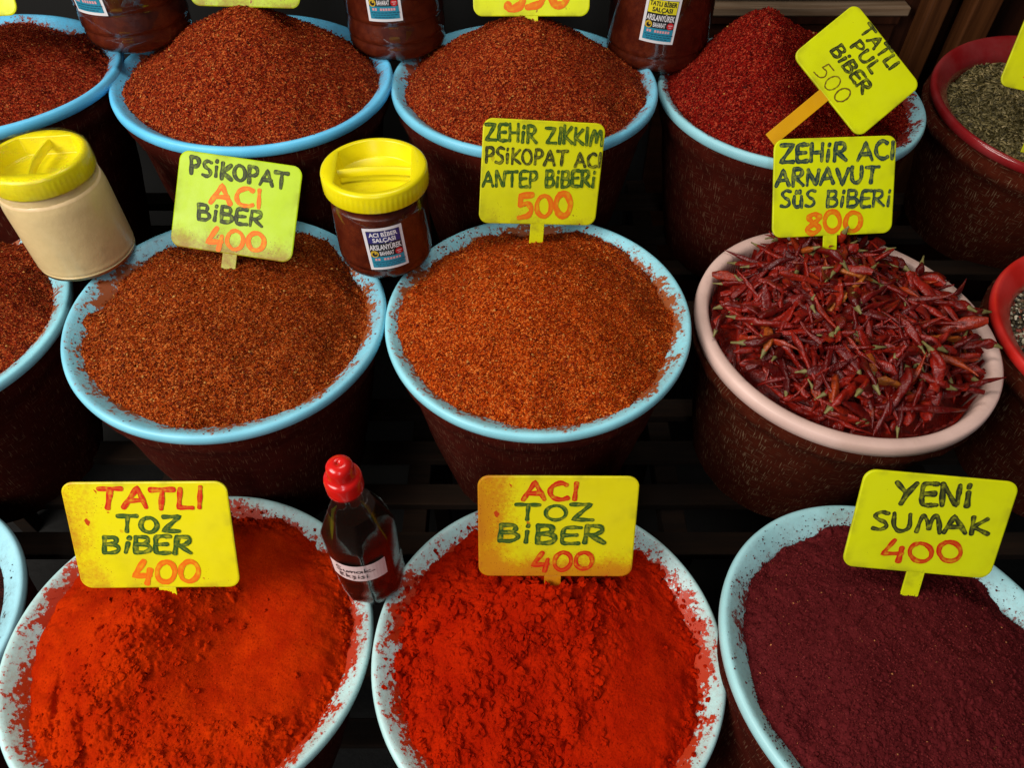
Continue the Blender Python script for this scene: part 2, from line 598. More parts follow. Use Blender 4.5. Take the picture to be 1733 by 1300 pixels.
def cloth_wrap(key, root, h, mat, bulge=0.0):
    sd = sum(map(ord, key))
    prof = [(0.198, -0.016), (0.2085, -0.0175), (0.2115 + bulge * 0.4, -0.024), (0.2125 + bulge, -0.034), (0.2095 + bulge, -0.046), (0.2030 + bulge * 0.5, -0.058), (0.1985, -0.075)]
    k = 14
    for i in range(1, k + 1):
        f = i / k
        prof.append((0.1985 - 0.046 * f ** 1.15, -0.075 - (h - 0.075) * f))

    def rf(i, ph, r, z):
        a = np.cos(ph) * 3.2
        b = np.sin(ph) * 3.2
        w = 0.0035 * vnoise(a + 9, b + z * 14, sd) + 0.0028 * vnoise(a * 3.1, b * 3.1 + z * 30, sd + 3)
        if i in (2, 3, 4, 5):
            w = w + 0.003 * vnoise(a * 7, b * 7 + z * 25, sd + 5)
        return r + w

    o = lathe_obj('cloth_wrap', prof, mat, root, 160, rf)
    return o


for key, (c, tl, base, dust, damt, gamt, lab) in BUCKETS.items():
    cw = (c[0], c[1], c[2] + CZ)
    rot = (R(-tl[1]), R(tl[0]), 0)
    CEN[key], ROT[key] = cw, rot
    root = empty('spice_basin', cw, rot)
    tag(root, lab, 'basin', 'cloth wrapped basins on the stall')
    t = m_basin('basin_plastic_' + key, base, dust, damt, (0.36, 0.30, 0.19) if key[0] == 'F' else (0.24, 0.22, 0.16), gamt)
    if key in ('A5', 'B4'):
        for nd in t.node_tree.nodes:
            if nd.type == 'BSDF_PRINCIPLED':
                for l in list(nd.inputs['Roughness'].links):
                    t.node_tree.links.remove(l)
                nd.inputs['Roughness'].default_value = 0.16 if key == 'A5' else 0.3
    prof = LIP
    if key == 'B3':
        prof = [(0.2125, -0.022), (0.2180, -0.019), (0.2195, -0.010), (0.2182, -0.001), (0.2150, 0.0012), (0.2050, 0.0012), (0.2010, -0.001), (0.1985, -0.006), (0.1965, -0.016), (0.190, -0.08), (0.180, -0.16), (0.15, -0.255), (0.0, -0.262)]
    sd = sum(map(ord, key))
    lathe_obj('basin', prof, t, root, 144, lambda i, ph, r, z, sd=sd: r + 0.0012 * vnoise(np.cos(ph) * 1.6 + sd, np.sin(ph) * 1.6, sd))
    deck = {'A': ZB, 'B': ZM, 'F': ZF}[key[0]]
    cloth_wrap(key, root, cw[2] - deck, M_CLOTH2 if key in ('A5', 'B4', 'B3') else M_CLOTH, {'B3': 0.006, 'A5': 0.010, 'B4': 0.010}.get(key, 0.0))

# ------------------------------------------------------------------ heaps
RO = 0.205


def dome(x, y, ax, ay, H, p, ze):
    """heap with apex (ax, ay); falls to ze at radius RO"""
    dx, dy = x - ax, y - ay
    d = np.sqrt(dx * dx + dy * dy) + 1e-9
    ux, uy = dx / d, dy / d
    b = ax * ux + ay * uy
    D = -b + np.sqrt(np.maximum(b * b - (ax * ax + ay * ay - RO * RO), 1e-9))
    t_ = np.sqrt((d / D) ** 2 + 0.02)
    rr = np.hypot(x, y)
    ed = .011 * fbm(x * 17 + H * 900, y * 17 - H * 500, 90, 4, .6) * sstep(.13, .185, rr)
    return ze + H * (1 - t_ ** p) + ed


def gau(x, y, cx, cy, s, sy=None):
    sy = sy or s
    return np.exp(-((x - cx) ** 2 / (2 * s * s) + (y - cy) ** 2 / (2 * sy * sy)))


def H_A1(x, y):
    return dome(x, y, 0.02, 0.05, 0.050, 1.3, -0.0150) + .006 * fbm(x * 14, y * 14, 1) + .0016 * fbm(x * 90, y * 90, 2)


def H_A2(x, y):
    return dome(x, y, 0.0, 0.005, 0.127, 1.16, -0.0165) + .010 * fbm(x * 11, y * 11, 3) + .0018 * fbm(x * 90, y * 90, 4)


def H_A3(x, y):
    return dome(x, y, -0.005, 0.01, 0.122, 1.2, -0.0155) + .011 * fbm(x * 11, y * 11, 5) + .0018 * fbm(x * 90, y * 90, 6)


def H_A4(x, y):
    z = dome(x, y, -0.055, 0.03, 0.158, 1.06, -0.0125)
    z = z - 0.054 * gau(x, y, 0.04, -0.045, 0.060, 0.065) - 0.012 * gau(x, y, 0.15, -0.02, 0.03, 0.05)
    return z + .012 * fbm(x * 13, y * 13, 7) + .002 * fbm(x * 90, y * 90, 8)


def H_B0(x, y):
    return dome(x, y, 0.0, 0.0, 0.050, 1.4, -0.0150) + .006 * fbm(x * 13, y * 13, 9) + .0016 * fbm(x * 90, y * 90, 10)


def H_B1(x, y):
    z = dome(x, y, 0.0, 0.02, 0.048, 1.7, -0.0150)
    z = z + .004 * gau(x, y, -0.10, 0.0, .06) - .010 * gau(x, y, -0.185, 0.035, .012, .022) + .010 * gau(x, y, -0.20, -0.012, .012, .012)
    return z + .011 * fbm(x * 11, y * 11, 11) + .0018 * fbm(x * 90, y * 90, 12)


def H_B2(x, y):
    z = dome(x, y, -0.005, 0.02, 0.068, 1.5, -0.0140) + .006 * gau(x, y, -.13, -.13, .03) - .008 * gau(x, y, .19, .04, .03)
    return z + .010 * fbm(x * 12, y * 12, 13) + .0018 * fbm(x * 90, y * 90, 14)


def H_F0(x, y):
    return dome(x, y, 0.0, 0.0, 0.02, 1.6, -0.030) + .005 * fbm(x * 12, y * 12, 15) + .0016 * fbm(x * 90, y * 90, 16)


def clod_field(X, Y, items):
    """rounded crumbs raised on a regular grid X, Y"""
    Z = np.zeros_like(X)
    x0, dx = X[0, 0], X[0, 1] - X[0, 0]
    y0 = Y[0, 0]
    n = X.shape[0]
    for (cx, cy, r, hh, e, a) in items:
        i0, i1 = int((cx - 1.6 * r - x0) / dx), int((cx + 1.6 * r - x0) / dx) + 2
        j0, j1 = int((cy - 1.6 * r - y0) / dx), int((cy + 1.6 * r - y0) / dx) + 2
        i0, j0 = max(i0, 0), max(j0, 0)
        if i1 <= i0 or j1 <= j0:
            continue
        xs = X[j0:j1, i0:i1] - cx
        ys = Y[j0:j1, i0:i1] - cy
        u = (xs * math.cos(a) + ys * math.sin(a)) / e
        v = -xs * math.sin(a) + ys * math.cos(a)
        ang = np.arctan2(v, u)
        rr = r * (1 + 0.22 * np.sin(3 * ang + cx * 900) + 0.12 * np.sin(5 * ang + cy * 1300))
        q = 1 - (u * u + v * v) / (rr * rr)
        Z[j0:j1, i0:i1] = np.maximum(Z[j0:j1, i0:i1], hh * r * np.sqrt(np.clip(q, 0, 1)))
    return Z


def clods(n, dens, rmin, rmax, seed, power=2.2, hh=0.9):
    g = np.random.default_rng(seed)
    out = []
    while len(out) < n:
        x, y = g.uniform(-.205, .205, 2)
        if x * x + y * y > .2 ** 2:
            continue
        if g.random() > dens(x, y):
            continue
        r = rmin + (rmax - rmin) * g.random() ** power
        out.append((x, y, r, hh * g.uniform(.6, 1.2), g.uniform(.8, 1.5), g.uniform(0, PI)))
    return out


def crust(x, y, seed, sc, k):
    """thin broken crust: terraces of a warped noise"""
    wx = x + .012 * fbm(x * 30, y * 30, seed + 1)
    wy = y + .012 * fbm(x * 30 + 5, y * 30, seed + 2)
    q = fbm(wx * sc, wy * sc, seed, 3) * k
    f = q - np.floor(q)
    return f * sstep(1.0, 0.90, f)


def H_F1(x, y, grid=False):
    z = dome(x, y, -0.015, 0.045, 0.062, 1.35, -0.0180)
    z = z - 0.034 * gau(x, y, .050, .00, .042, .07) + .009 * gau(x, y, -.02, .045, .035, .016)
    d = np.abs((x + .03) * .95 + (y - .05) * -.31)
    rough = np.clip(np.exp(-(d / .055) ** 2) * sstep(.085, .03, y) + sstep(-.06, -.15, y) * .9 + sstep(.165, .19, np.hypot(x, y)) * sstep(-.05, .05, x), 0, 1)
    z = z + .007 * fbm(x * 9, y * 9, 21) + .0048 * rough * fbm(x * 46, y * 46, 22, 5, .62)
    z = z + .0011 * fbm(x * 70, y * 70, 27, 4, .6) + .0012 * rough * fbm(x * 160, y * 160, 28, 3, .6)
    z = z + .020 * np.exp(-((x + .045 + .28 * (.05 - y)) / .036) ** 2) * sstep(.050, .005, y) * sstep(-.17, -.08, y)
    z = z - .008 * gau(x + .25 * y, y, -.155, -.085, .003, .03) - .007 * gau(x + .35 * y, y, -.13, -.12, .0035, .03)
    if grid:
        dn = lambda a, b: float(np.clip(.0 + 0.9 * np.exp(-(((a + .03) * .95 - (b - .05) * .31) / .05) ** 2) * (b < .07) + .7 * (b < -.1) + .8 * (math.hypot(a, b) > .172) * (a > 0), 0, 1))
        z = z + clod_field(x, y, clods(900, dn, .0010, .0050, 31, 3.0, .7))
    return z


def H_F2(x, y, grid=False):
    z = dome(x, y, 0.0, 0.05, 0.044, 1.5, -0.0180)
    z = z + .014 * sstep(.012, 0, np.abs(y - .055 - .35 * np.abs(x - .01) + .012 * fbm(x * 40, y * 40, 44))) * sstep(.07, .03, np.abs(x - .02))
    smooth = sstep(.02, .10, x - .35 * y - .03) * sstep(.19, .16, np.hypot(x, y))
    z = z + .008 * fbm(x * 9, y * 9, 41) + (.0050 * (1 - .8 * smooth)) * fbm(x * 40, y * 40, 42, 5, .62)
    z = z - .006 * gau(x + .1 * y, y, -.165, -.02, .004, .06) - .005 * gau(x, y, .01, -.14, .004, .06)
    z = z + .0015 * (1 - .75 * smooth) * fbm(x * 150, y * 150, 47, 3, .6)
    z = z + .0035 * crust(x, y, 43, 20, 2.5) * gau(x, y, .03, .055, .06, .03)
    if grid:
        dn = lambda a, b: float(np.clip(.75 - .68 * np.clip((a - .35 * b - .03) / .07, 0, 1) + .8 * (math.hypot(a, b) > .17) + .5 * gau(a, b, -.08, -.14, .05), 0, 1))
        z = z + clod_field(x, y, clods(700, dn, .0012, .0060, 45, 3.4, .6))
    return z


def H_F3(x, y, grid=False):
    z = dome(x, y, 0.0, 0.02, 0.038, 1.6, -0.0180)
    z = z + .007 * fbm(x * 10, y * 10, 51) + .0014 * fbm(x * 70, y * 70, 52, 4, .6)
    if grid:
        dn = lambda a, b: float(np.clip(.25 + .8 * (b < -.05), 0, 1))
        z = z + clod_field(x, y, clods(2200, dn, .0008, .0036, 53, 2.6, .7))
    return z


def H_A5(x, y):
    return dome(x, y, 0.01, 0.01, 0.016, 1.6, -0.040) + .004 * fbm(x * 18, y * 18, 61)


def H_B4(x, y):
    return dome(x, y, 0.0, 0.0, 0.014, 1.6, -0.036) + .003 * fbm(x * 18, y * 18, 62)


def grid_heap(fn, n, grid=False):
    a = np.linspace(-.212, .212, n)
    X, Y = np.meshgrid(a, a)
    Z = fn(X, Y, True) if grid else fn(X, Y)
    rr = np.hypot(X, Y)
    keep = (rr < .211)
    idx = -np.ones(X.shape, int)
    q = keep[:-1, :-1] & keep[1:, :-1] & keep[:-1, 1:] & keep[1:, 1:]
    use = np.zeros_like(keep)
    use[:-1, :-1] |= q
    use[1:, :-1] |= q
    use[:-1, 1:] |= q
    use[1:, 1:] |= q
    idx[use] = np.arange(use.sum())
    # near and over the lip the heap sinks just below it
    Z = np.where(rr > .2075, lip_z(rr) - .004, Z)
    V = np.stack([X[use], Y[use], Z[use]], 1)
    jj, ii = np.nonzero(q)
    F = np.stack([idx[jj, ii], idx[jj, ii + 1], idx[jj + 1, ii + 1], idx[jj + 1, ii]], 1)
    return V, F


def rand_rot_frames(nrm, yaw, tilt, g):
    """orthonormal frames: third axis near nrm"""
    n = len(nrm)
    d = g.normal(size=(n, 3)) * tilt[:, None] * .6
    w = nrm + d
    w /= np.linalg.norm(w, axis=1)[:, None]
    ref = np.stack([np.cos(yaw), np.sin(yaw), np.zeros(n)], 1)
    u = ref - (ref * w).sum(1)[:, None] * w
    u /= np.linalg.norm(u, axis=1)[:, None] + 1e-9
    v = np.cross(w, u)
    return u, v, w


def scatter(fn, n, seed, spill=0.06, rim_dens=None):
    """points over a heap (and thinner, over the basin lip)"""
    g = np.random.default_rng(seed)
    m = int(n * 1.35)
    r = .2135 * np.sqrt(g.random(m))
    a = g.random(m) * 2 * PI
    x, y = r * np.cos(a), r * np.sin(a)
    z = fn(x, y)
    lz = lip_z(r)
    on_lip = (r > .181) & (z < lz)
    patch = sstep(.0, .35, fbm(x * 22 + 3, y * 22, seed + 5, 3)) * .8 + .05
    near = np.exp(-np.maximum(lz - z, 0) / .0025)
    keep = ~on_lip | (g.random(m) < np.clip(near * .55 + spill * patch, 0, 1) * (r < .2125))
    x, y, z, lz, on_lip, r = [q[keep] for q in (x, y, z, lz, on_lip, r)]
    zz = np.where(on_lip, lz, z)
    e = .002
    f2 = lambda X, Y: np.where((np.hypot(X, Y) > .181) & (fn(X, Y) < lip_z(np.hypot(X, Y))), lip_z(np.hypot(X, Y)), fn(X, Y))
    gx = (f2(x + e, y) - f2(x - e, y)) / (2 * e)
    gy = (f2(x, y + e) - f2(x, y - e)) / (2 * e)
    gx, gy = np.clip(gx, -1.2, 1.2), np.clip(gy, -1.2, 1.2)
    nrm = np.stack([-gx, -gy, np.ones_like(x)], 1)
    nrm /= np.linalg.norm(nrm, axis=1)[:, None]
    return np.stack([x, y, zz], 1), nrm, on_lip, g


def flake_cloud(fn, n, seed, smin, smax, spill=.06, tilt=.75, thick=.35):
    P, nrm, lip, g = scatter(fn, n, seed, spill)
    m = len(P)
    L = (smin + (smax - smin) * g.random(m) ** 2.4) * .5
    B = L * g.uniform(.45, .95, m)
    T = L * thick * g.uniform(.6, 1.4, m)
    u, v, w = rand_rot_frames(nrm, g.random(m) * 2 * PI, np.where(lip, .12, tilt), g)
    C = P + nrm * (np.where(lip, T * .6, g.uniform(-.3, .9, m) * L))[:, None]
    # irregular chip: bent quad with a raised middle, five verts
    j = lambda: g.uniform(.65, 1.2, m)[:, None]
    q0 = C + u * L[:, None] * j()
    q1 = C + v * B[:, None] * j()
    q2 = C - u * L[:, None] * j()
    q3 = C - v * B[:, None] * j()
    q4 = C + w * T[:, None]
    V = np.stack([q0, q1, q2, q3, q4], 1).reshape(-1, 3)
    b = (np.arange(m) * 5)[:, None]
    F = np.concatenate([b + np.array([[0, 1, 4]]), b + np.array([[1, 2, 4]]), b + np.array([[2, 3, 4]]), b + np.array([[3, 0, 4]])])
    return V, F


def flake_heap(key, name, fn, cols, n, seed, label, smin=.0016, smax=.0054, spill=.06, res=150, pale=.024, rough=.38, spec=.07):
    root = None
    V, F = grid_heap(fn, res)
    m1 = m_bed('bed_' + key, cols)
    m2 = m_flakes('flakes_' + key, cols, rough, spec, pale)
    V2, F2 = flake_cloud(fn, n, seed, smin, smax, spill)
    me = np_mesh(name, np.concatenate([V, V2]), [F, F2 + len(V)], None, False, [m1, m2],
                 np.concatenate([np.zeros(len(F), int), np.ones(len(F2), int)]))
    o = mobj(name, me, None, CEN[key], ROT[key])
    return tag(o, label, 'spice heap', 'heaps of spice in the basins')


CA = [(.035, .0015, .0006), (.13, .008, .002), (.23, .018, .003), (.33, .038, .006), (.52, .13, .03)]
CA1 = [(.040, .0015, .0008), (.12, .006, .002), (.21, .013, .003), (.30, .028, .006), (.46, .10, .03)]
CB1 = [(.042, .0035, .0005), (.15, .014, .001), (.25, .030, .0018), (.35, .054, .004), (.54, .15, .03)]
CB2 = [(.075, .005, .0005), (.23, .019, .001), (.38, .039, .0015), (.50, .068, .003), (.68, .18, .03)]
CB0 = [(.035, .002, .001), (.12, .008, .002), (.21, .018, .003), (.30, .038, .006), (.46, .12, .03)]
CA4 = [(.022, .0006, .0006), (.10, .002, .0012), (.18, .0035, .002), (.26, .008, .003), (.42, .06, .025)]
flake_heap('A1', 'chilli_flake_heap', H_A1, CA1, 19000, 101, 'dark red flake heap at the top left corner, beside a paste jar', spill=.05)
flake_heap('A2', 'chilli_flake_heap', H_A2, CA, 24000, 102, 'tall cone of dark red flakes behind the PSIKOPAT ACI BIBER sign', spill=.03)
flake_heap('A3', 'chilli_flake_heap', H_A3, CA, 23000, 103, 'dark red flake cone standing between two paste jars in the back row', spill=.05)
flake_heap('A4', 'chilli_flake_heap', H_A4, CA4, 23000, 104, 'deep crimson flake heap scooped out at its front, with the slanted sign stuck in it', spill=.55, pale=.006)
flake_heap('B0', 'chilli_flake_heap', H_B0, CB0, 19000, 105, 'red brown flake heap at the left edge, below the beige paste jar', spill=.12)
flake_heap('B1', 'chilli_flake_heap', H_B1, CB1, 30000, 106, 'rust brown flake heap with the greenish PSIKOPAT sign stuck in it', spill=.12)
flake_heap('B2', 'chilli_flake_heap', H_B2, CB2, 32000, 107, 'broad orange brown flake heap under the ZEHIR ZIKKIM sign', spill=.16)
flake_heap('F0', 'spice_heap', H_F0, [(.012, .004, .003), (.03, .008, .006), (.06, .012, .01)], 14000, 108, 'dark spice in the basin at the lower left edge', spill=.06, pale=0.0)


def ball_shape():
    bm = bmesh.new()
    bmesh.ops.create_icosphere(bm, subdivisions=2, radius=1)
    V = np.array([v.co[:] for v in bm.verts])
    F = np.array([[v.index for v in f.verts] for f in bm.faces])
    bm.free()
    return V, F


def lump_cloud(fn, dens, n, rmin, rmax, seed, power=3.0):
    """loose angular lumps of caked powder, half sunk in the heap"""
    g = np.random.default_rng(seed)
    T, TF = ball_shape()
    T = T * (1 + .0 * T)
    x, y = [], []
    xs, ys = g.uniform(-.205, .205, n * 4), g.uniform(-.205, .205, n * 4)
    k = (np.hypot(xs, ys) < .204) & (g.random(n * 4) < dens(xs, ys))
    xs, ys = xs[k][:n], ys[k][:n]
    m = len(xs)
    r = rmin + (rmax - rmin) * g.random(m) ** power
    rad = np.hypot(xs, ys)
    r = np.where(rad > .188, r * .5, r)
    z = np.maximum(fn(xs, ys), np.where(rad > .181, lip_z(rad), -1))
    C = np.stack([xs, ys, z + r * g.uniform(-.25, .45, m)], 1)
    A = g.normal(size=(m, 3, 3))
    Q = np.linalg.qr(A)[0]
    S = g.uniform(.6, 1.25, (m, 3))
    d = T[None] * (1 + .22 * np.sin(T[None, :, 2:3] * 9 + g.uniform(0, 6, (m, 1, 1))) * np.sin(T[None, :, 0:1] * 7 + T[None, :, 1:2] * 6 + g.uniform(0, 6, (m, 1, 1))) + .40 * np.sin(T[None, :, 0:1] * g.uniform(2, 5, (m, 1, 1)) + g.uniform(0, 6, (m, 1, 1))) * np.sin(T[None, :, 1:2] * g.uniform(2, 5, (m, 1, 1)) + g.uniform(0, 6, (m, 1, 1))))
    P = np.einsum('mvi,mij->mvj', d * S[:, None, :], Q) * r[:, None, None] + C[:, None, :]
    F = (TF[None] + (np.arange(m) * len(T))[:, None, None]).reshape(-1, 3)
    return P.reshape(-1, 3), F


def powder_heap(key, name, fn, mat, label, extra=None, lumps=None, n=520):
    V, F = grid_heap(fn, n, True)
    mats = [mat]
    Fs, mi = [F], [np.zeros(len(F), int)]
    Vs = [V]
    if extra:
        V2, F2, m2 = extra
        Vs.append(V2)
        Fs.append(F2 + len(V))
        mi.append(np.ones(len(F2), int))
        mats.append(m2)
    if lumps:
        V3, F3 = lumps
        Fs.append(F3 + sum(map(len, Vs)))
        Vs.append(V3)
        mi.append(np.full(len(F3), len(mats), int))
        mats.append(mat)
    me = np_mesh(name, np.concatenate(Vs), Fs, None, True, mats, np.concatenate(mi))
    if lumps:
        q = np.concatenate(mi)
        me.polygons.foreach_set('use_smooth', q != q.max())
    o = mobj(name, me, None, CEN[key], ROT[key])
    return tag(o, label, 'spice heap', 'heaps of spice in the basins')


MP1 = m_powder('sweet_red_powder', (.37, .0135, .0006), (.53, .030, .0008))
MP2 = m_powder('hot_red_powder', (.34, .0080, .0006), (.47, .0155, .0008))
MP3 = m_powder('sumac_powder', (.095, .0095, .011), (.13, .014, .016), (.55, .18, .06))
fx = lambda fn, n, sd, a, b, sp, cols, nm, pl=0.0: (*flake_cloud(fn, n, sd, a, b, sp, .5, .8), m_flakes(nm, cols, .9, .03, pl, (.55, .20, .07)))
powder_heap('F1', 'powder_heap', H_F1, MP1, 'bright orange red powder heap, smooth at one side, under the TATLI TOZ BIBER sign',
            fx(H_F1, 9000, 201, .0008, .0026, .55, [(.34, .010, .0008), (.46, .018, .001), (.56, .03, .001)], 'powder_grains_one'),
            lump_cloud(H_F1, lambda a, b: np.clip(.012 + .9 * np.exp(-(((a + .03) * .95 - (b - .05) * .31) / .05) ** 2) * (b < .06) + .5 * (b < -.1) + .9 * (np.hypot(a, b) > .180) * (a > -.02), 0, 1), 2200, .0005, .0048, 211, 5.0))
powder_heap('F2', 'powder_heap', H_F2, MP2, 'clumpy scarlet powder heap under the ACI TOZ BIBER sign',
            fx(H_F2, 12000, 202, .0008, .0028, .55, [(.28, .006, .0008), (.39, .010, .001), (.47, .017, .001)], 'powder_grains_two'),
            lump_cloud(H_F2, lambda a, b: (.25 + .9 * sstep(-.05, .25, fbm(a * 26, b * 26, 333, 3))) * np.clip(.7 - .68 * np.clip((a - .35 * b - .03) / .07, 0, 1) + .9 * (np.hypot(a, b) > .178) + .6 * gau(a, b, -.08, -.14, .05), 0, 1), 4200, .0005, .0070, 212, 5.0))
powder_heap('F3', 'powder_heap', H_F3, MP3, 'dark purple sumac heap under the YENI SUMAK sign',
            fx(H_F3, 52000, 203, .0010, .0034, .16, [(.034, .003, .004), (.08, .008, .009), (.125, .013, .014), (.19, .026, .025)], 'sumac_grains', .004),
            lump_cloud(H_F3, lambda a, b: np.clip(.3 + .5 * (b < -.05), 0, 1), 2600, .0006, .0026, 213, 2.5))

# ------------------------------------------------------------------ seeds and peppercorns
def seed_heap(key, name, fn, n, seed, mk, label, mats, sx, sr):
    V, F = grid_heap(fn, 90)
    P, nrm, lip, g = scatter(fn, n, seed, 0.0)
    P, nrm = P[~lip], nrm[~lip]
    m = len(P)
    T, TF = mk()
    S = g.uniform(*sr, m)
    u, v, w = rand_rot_frames(nrm, g.random(m) * 2 * PI, np.full(m, .55), g)
    C = P + nrm * (g.uniform(0, 1.4, m) * sx)[:, None]
    A = C[:, None, :] + S[:, None, None] * (T[None, :, 0:1] * u[:, None] + T[None, :, 1:2] * v[:, None] + T[None, :, 2:3] * w[:, None])
    V2 = A.reshape(-1, 3)
    F2 = (TF[None] + (np.arange(m) * len(T))[:, None, None]).reshape(-1, TF.shape[1])
    me = np_mesh(name, np.concatenate([V, V2]), [F, F2 + len(V)], None, True, mats, np.concatenate([np.zeros(len(F), int), np.ones(len(F2), int)]))
    o = mobj(name, me, None, CEN[key], ROT[key])
    return tag(o, label, 'spice heap', 'heaps of spice in the basins')


def seed_shape():
    V, k = [], 6
    st = np.linspace(-1, 1, 6)
    for s in st:
        r = .34 * math.sqrt(max(.02, 1 - s * s)) + .03
        for j in range(k):
            a = 2 * PI * j / k
            V.append((s, r * math.cos(a) + .35 * s * s, .7 * r * math.sin(a)))
    F = []
    for i in range(len(st) - 1):
        for j in range(k):
            F.append((i * k + j, i * k + (j + 1) % k, (i + 1) * k + (j + 1) % k, (i + 1) * k + j))
    return np.array(V), np.array(F)


CS = [(.032, .025, .008), (.085, .066, .022), (.15, .118, .042), (.23, .18, .068), (.38, .29, .12)]
seed_heap('A5', 'seed_heap', H_A5, 6500, 301, seed_shape, 'heap of dry grey green seeds in the dark red basin', [m_bed('bed_A5', CS[:3]), m_flakes('seeds', CS, .5, .4, .03, (.5, .38, .18))], .0020, (.0036, .0062))
CPC = [(.012, .010, .008), (.03, .022, .014), (.06, .048, .026), (.11, .085, .04), (.13, .10, .05), (.30, .03, .02), (.14, .10, .05), (.62, .55, .38)]
seed_heap('B4', 'peppercorn_heap', H_B4, 7500, 302, ball_shape, 'heap of mixed black, white and pink peppercorns in the bright red basin', [m_bed('bed_B4', CPC[:3]), m_flakes('peppercorns', CPC, .5, .4, .14, (.70, .62, .45))], .0022, (.0022, .0034))

# ------------------------------------------------------------------ dried chillies
def m_chilli(name):
    t = NT(name)
    o = t.obj()
    oi = t.n('ObjectInfo').outputs['Random']
    c = t.ramp(oi, [(0.0, (.075, .0018, .0012)), (.35, (.15, .004, .002)), (.6, (.22, .0075, .0025)), (.86, (.30, .011, .004)), (.955, (.36, .045, .006)), (.985, (.42, .12, .015)), (1.0, (.18, .008, .009))])
    n = t.noise(t.mapping(o, (1, 3, 3)), 60, 4, .6)
    c = t.mix(t.mr(n, .42, .72, 0, .75), c, (.065, .004, .005))
    c = t.mix(t.mr(t.noise(o, 38, 2), .6, .8, 0, .35), c, (.42, .07, .015))
    t.bsdf(Base__Color=c, Roughness=t.mr(n, .3, .7, .26, .44), Specular__IOR__Level=.45, Normal=t.bump(t.noise(t.mapping(o, (1, 1.8, 1.8)), 150, 3, .55, .6), .45, .0018, t.bump(t.noise(t.mapping(o, (2.6, .7, .7)), 105, 2, .5, 1.2), .5, .003)))
    return t.m


M_CHILLI = m_chilli('dried_chilli_skin')
t = NT('chilli_stem')
o_ = t.obj()
t.bsdf(Base__Color=t.mix(t.noise(o_, 180, 3), (.07, .055, .012), (.30, .25, .08)), Roughness=.6)
M_STEM = t.m


def chilli_pod(seed):
    g = np.random.default_rng(seed)
    L = g.uniform(.074, .124)
    w0 = g.uniform(.0046, .0070)
    n, k = 34, 14
    bend = g.uniform(-1.7, 1.7)
    bend2 = g.uniform(-.7, .7)
    twist = g.uniform(-2.8, 2.8)
    flat = g.uniform(.62, .95)
    p = np.zeros(3)
    V = []
    ang = 0
    dl = L / (n - 1)
    for i in range(n):
        s = i / (n - 1)
        ang = bend * (s - .3) + bend2 * math.sin(s * 4)
        ang2 = .35 * math.sin(s * 3 + seed)
        d = np.array([math.cos(ang), math.sin(ang), .3 * ang2])
        d /= np.linalg.norm(d)
        if i:
            p = p + d * dl
        side = np.cross([0, 0, 1], d)
        side /= np.linalg.norm(side)
        up = np.cross(d, side)
        r = w0 * (min(1, .5 + s * 5) if s < .1 else 1.0) * (1 - s ** 1.9) ** .9 + .0006
        for j in range(k):
            a = 2 * PI * j / k
            a2 = a + twist * s
            wr = 1 + .30 * math.sin(2 * a + 7 * s + seed) * math.sin(9 * s + seed) + .20 * vnoise(np.array([a * 1.6]), np.array([s * 22]), seed)[0] * 2 + .14 * math.sin(3 * a + 15 * s)
            cx, cy = math.cos(a) * r * wr, math.sin(a) * r * flat * wr
            V.append(p + side * (cx * math.cos(twist * s) - cy * math.sin(twist * s)) + up * (cx * math.sin(twist * s) + cy * math.cos(twist * s)))
    V = np.array(V)
    F = []
    for i in range(n - 1):
        for j in range(k):
            F.append((i * k + j, i * k + (j + 1) % k, (i + 1) * k + (j + 1) % k, (i + 1) * k + j))
    # stem : little cap plus stalk, at the blunt end, pointing -x
    SV, SF = [], []
    ks = 8
    sl = g.uniform(.003, .009)
    prof = [(.002, w0 * .62), (-.0015, w0 * .60), (-.0045, w0 * .44), (-.008, w0 * .30), (-.008 - sl, w0 * .22), (-.0082 - sl, w0 * .04)]
    bx = g.uniform(-.4, .4)
    for (xx, rr) in prof:
        off = bx * max(0, -xx - .003) ** 1.0 * .5
        for j in range(ks):
            a = 2 * PI * j / ks
            q = 1 + .15 * math.sin(a * 3 + seed)
            SV.append((xx, off + math.cos(a) * rr * q, math.sin(a) * rr * q * (.6 + .4 * flat)))
    for i in range(len(prof) - 1):
        for j in range(ks):
            SF.append((i * ks + j, i * ks + (j + 1) % ks, (i + 1) * ks + (j + 1) % ks, (i + 1) * ks + j))
    # rotate stem to the pod's start direction
    d0 = V[k:2 * k].mean(0) - V[:k].mean(0)
    d0 /= np.linalg.norm(d0)
    s0 = np.cross([0, 0, 1], d0)
    s0 /= np.linalg.norm(s0)
    u0 = np.cross(d0, s0)
    SV = np.array(SV)
    SV = SV[:, 0:1] * d0 + SV[:, 1:2] * s0 + SV[:, 2:3] * u0 + V[:k].mean(0)
    mid = V.mean(0)
    return V - mid, np.array(F), SV - mid, np.array(SF)


NPOD = 20
PODS = [chilli_pod(900 + i) for i in range(NPOD)]
POD_ME = [np_mesh('pod', p[0], p[1], None, True, [M_CHILLI]) for p in PODS]
STEM_ME = [np_mesh('stem', p[2], p[3], None, True, [M_STEM]) for p in PODS]


def H_B3(x, y):
    r = np.hypot(x, y)
    return .058 * (1 - np.clip(r / .2, 0, 1) ** 2.2) - .018 + .022 * gau(x, y, -.02, .115, .06) + .012 * fbm(x * 16, y * 16, 71)


MB3 = Matrix.Translation(CEN['B3']) @ Euler(ROT['B3']).to_matrix().to_4x4()


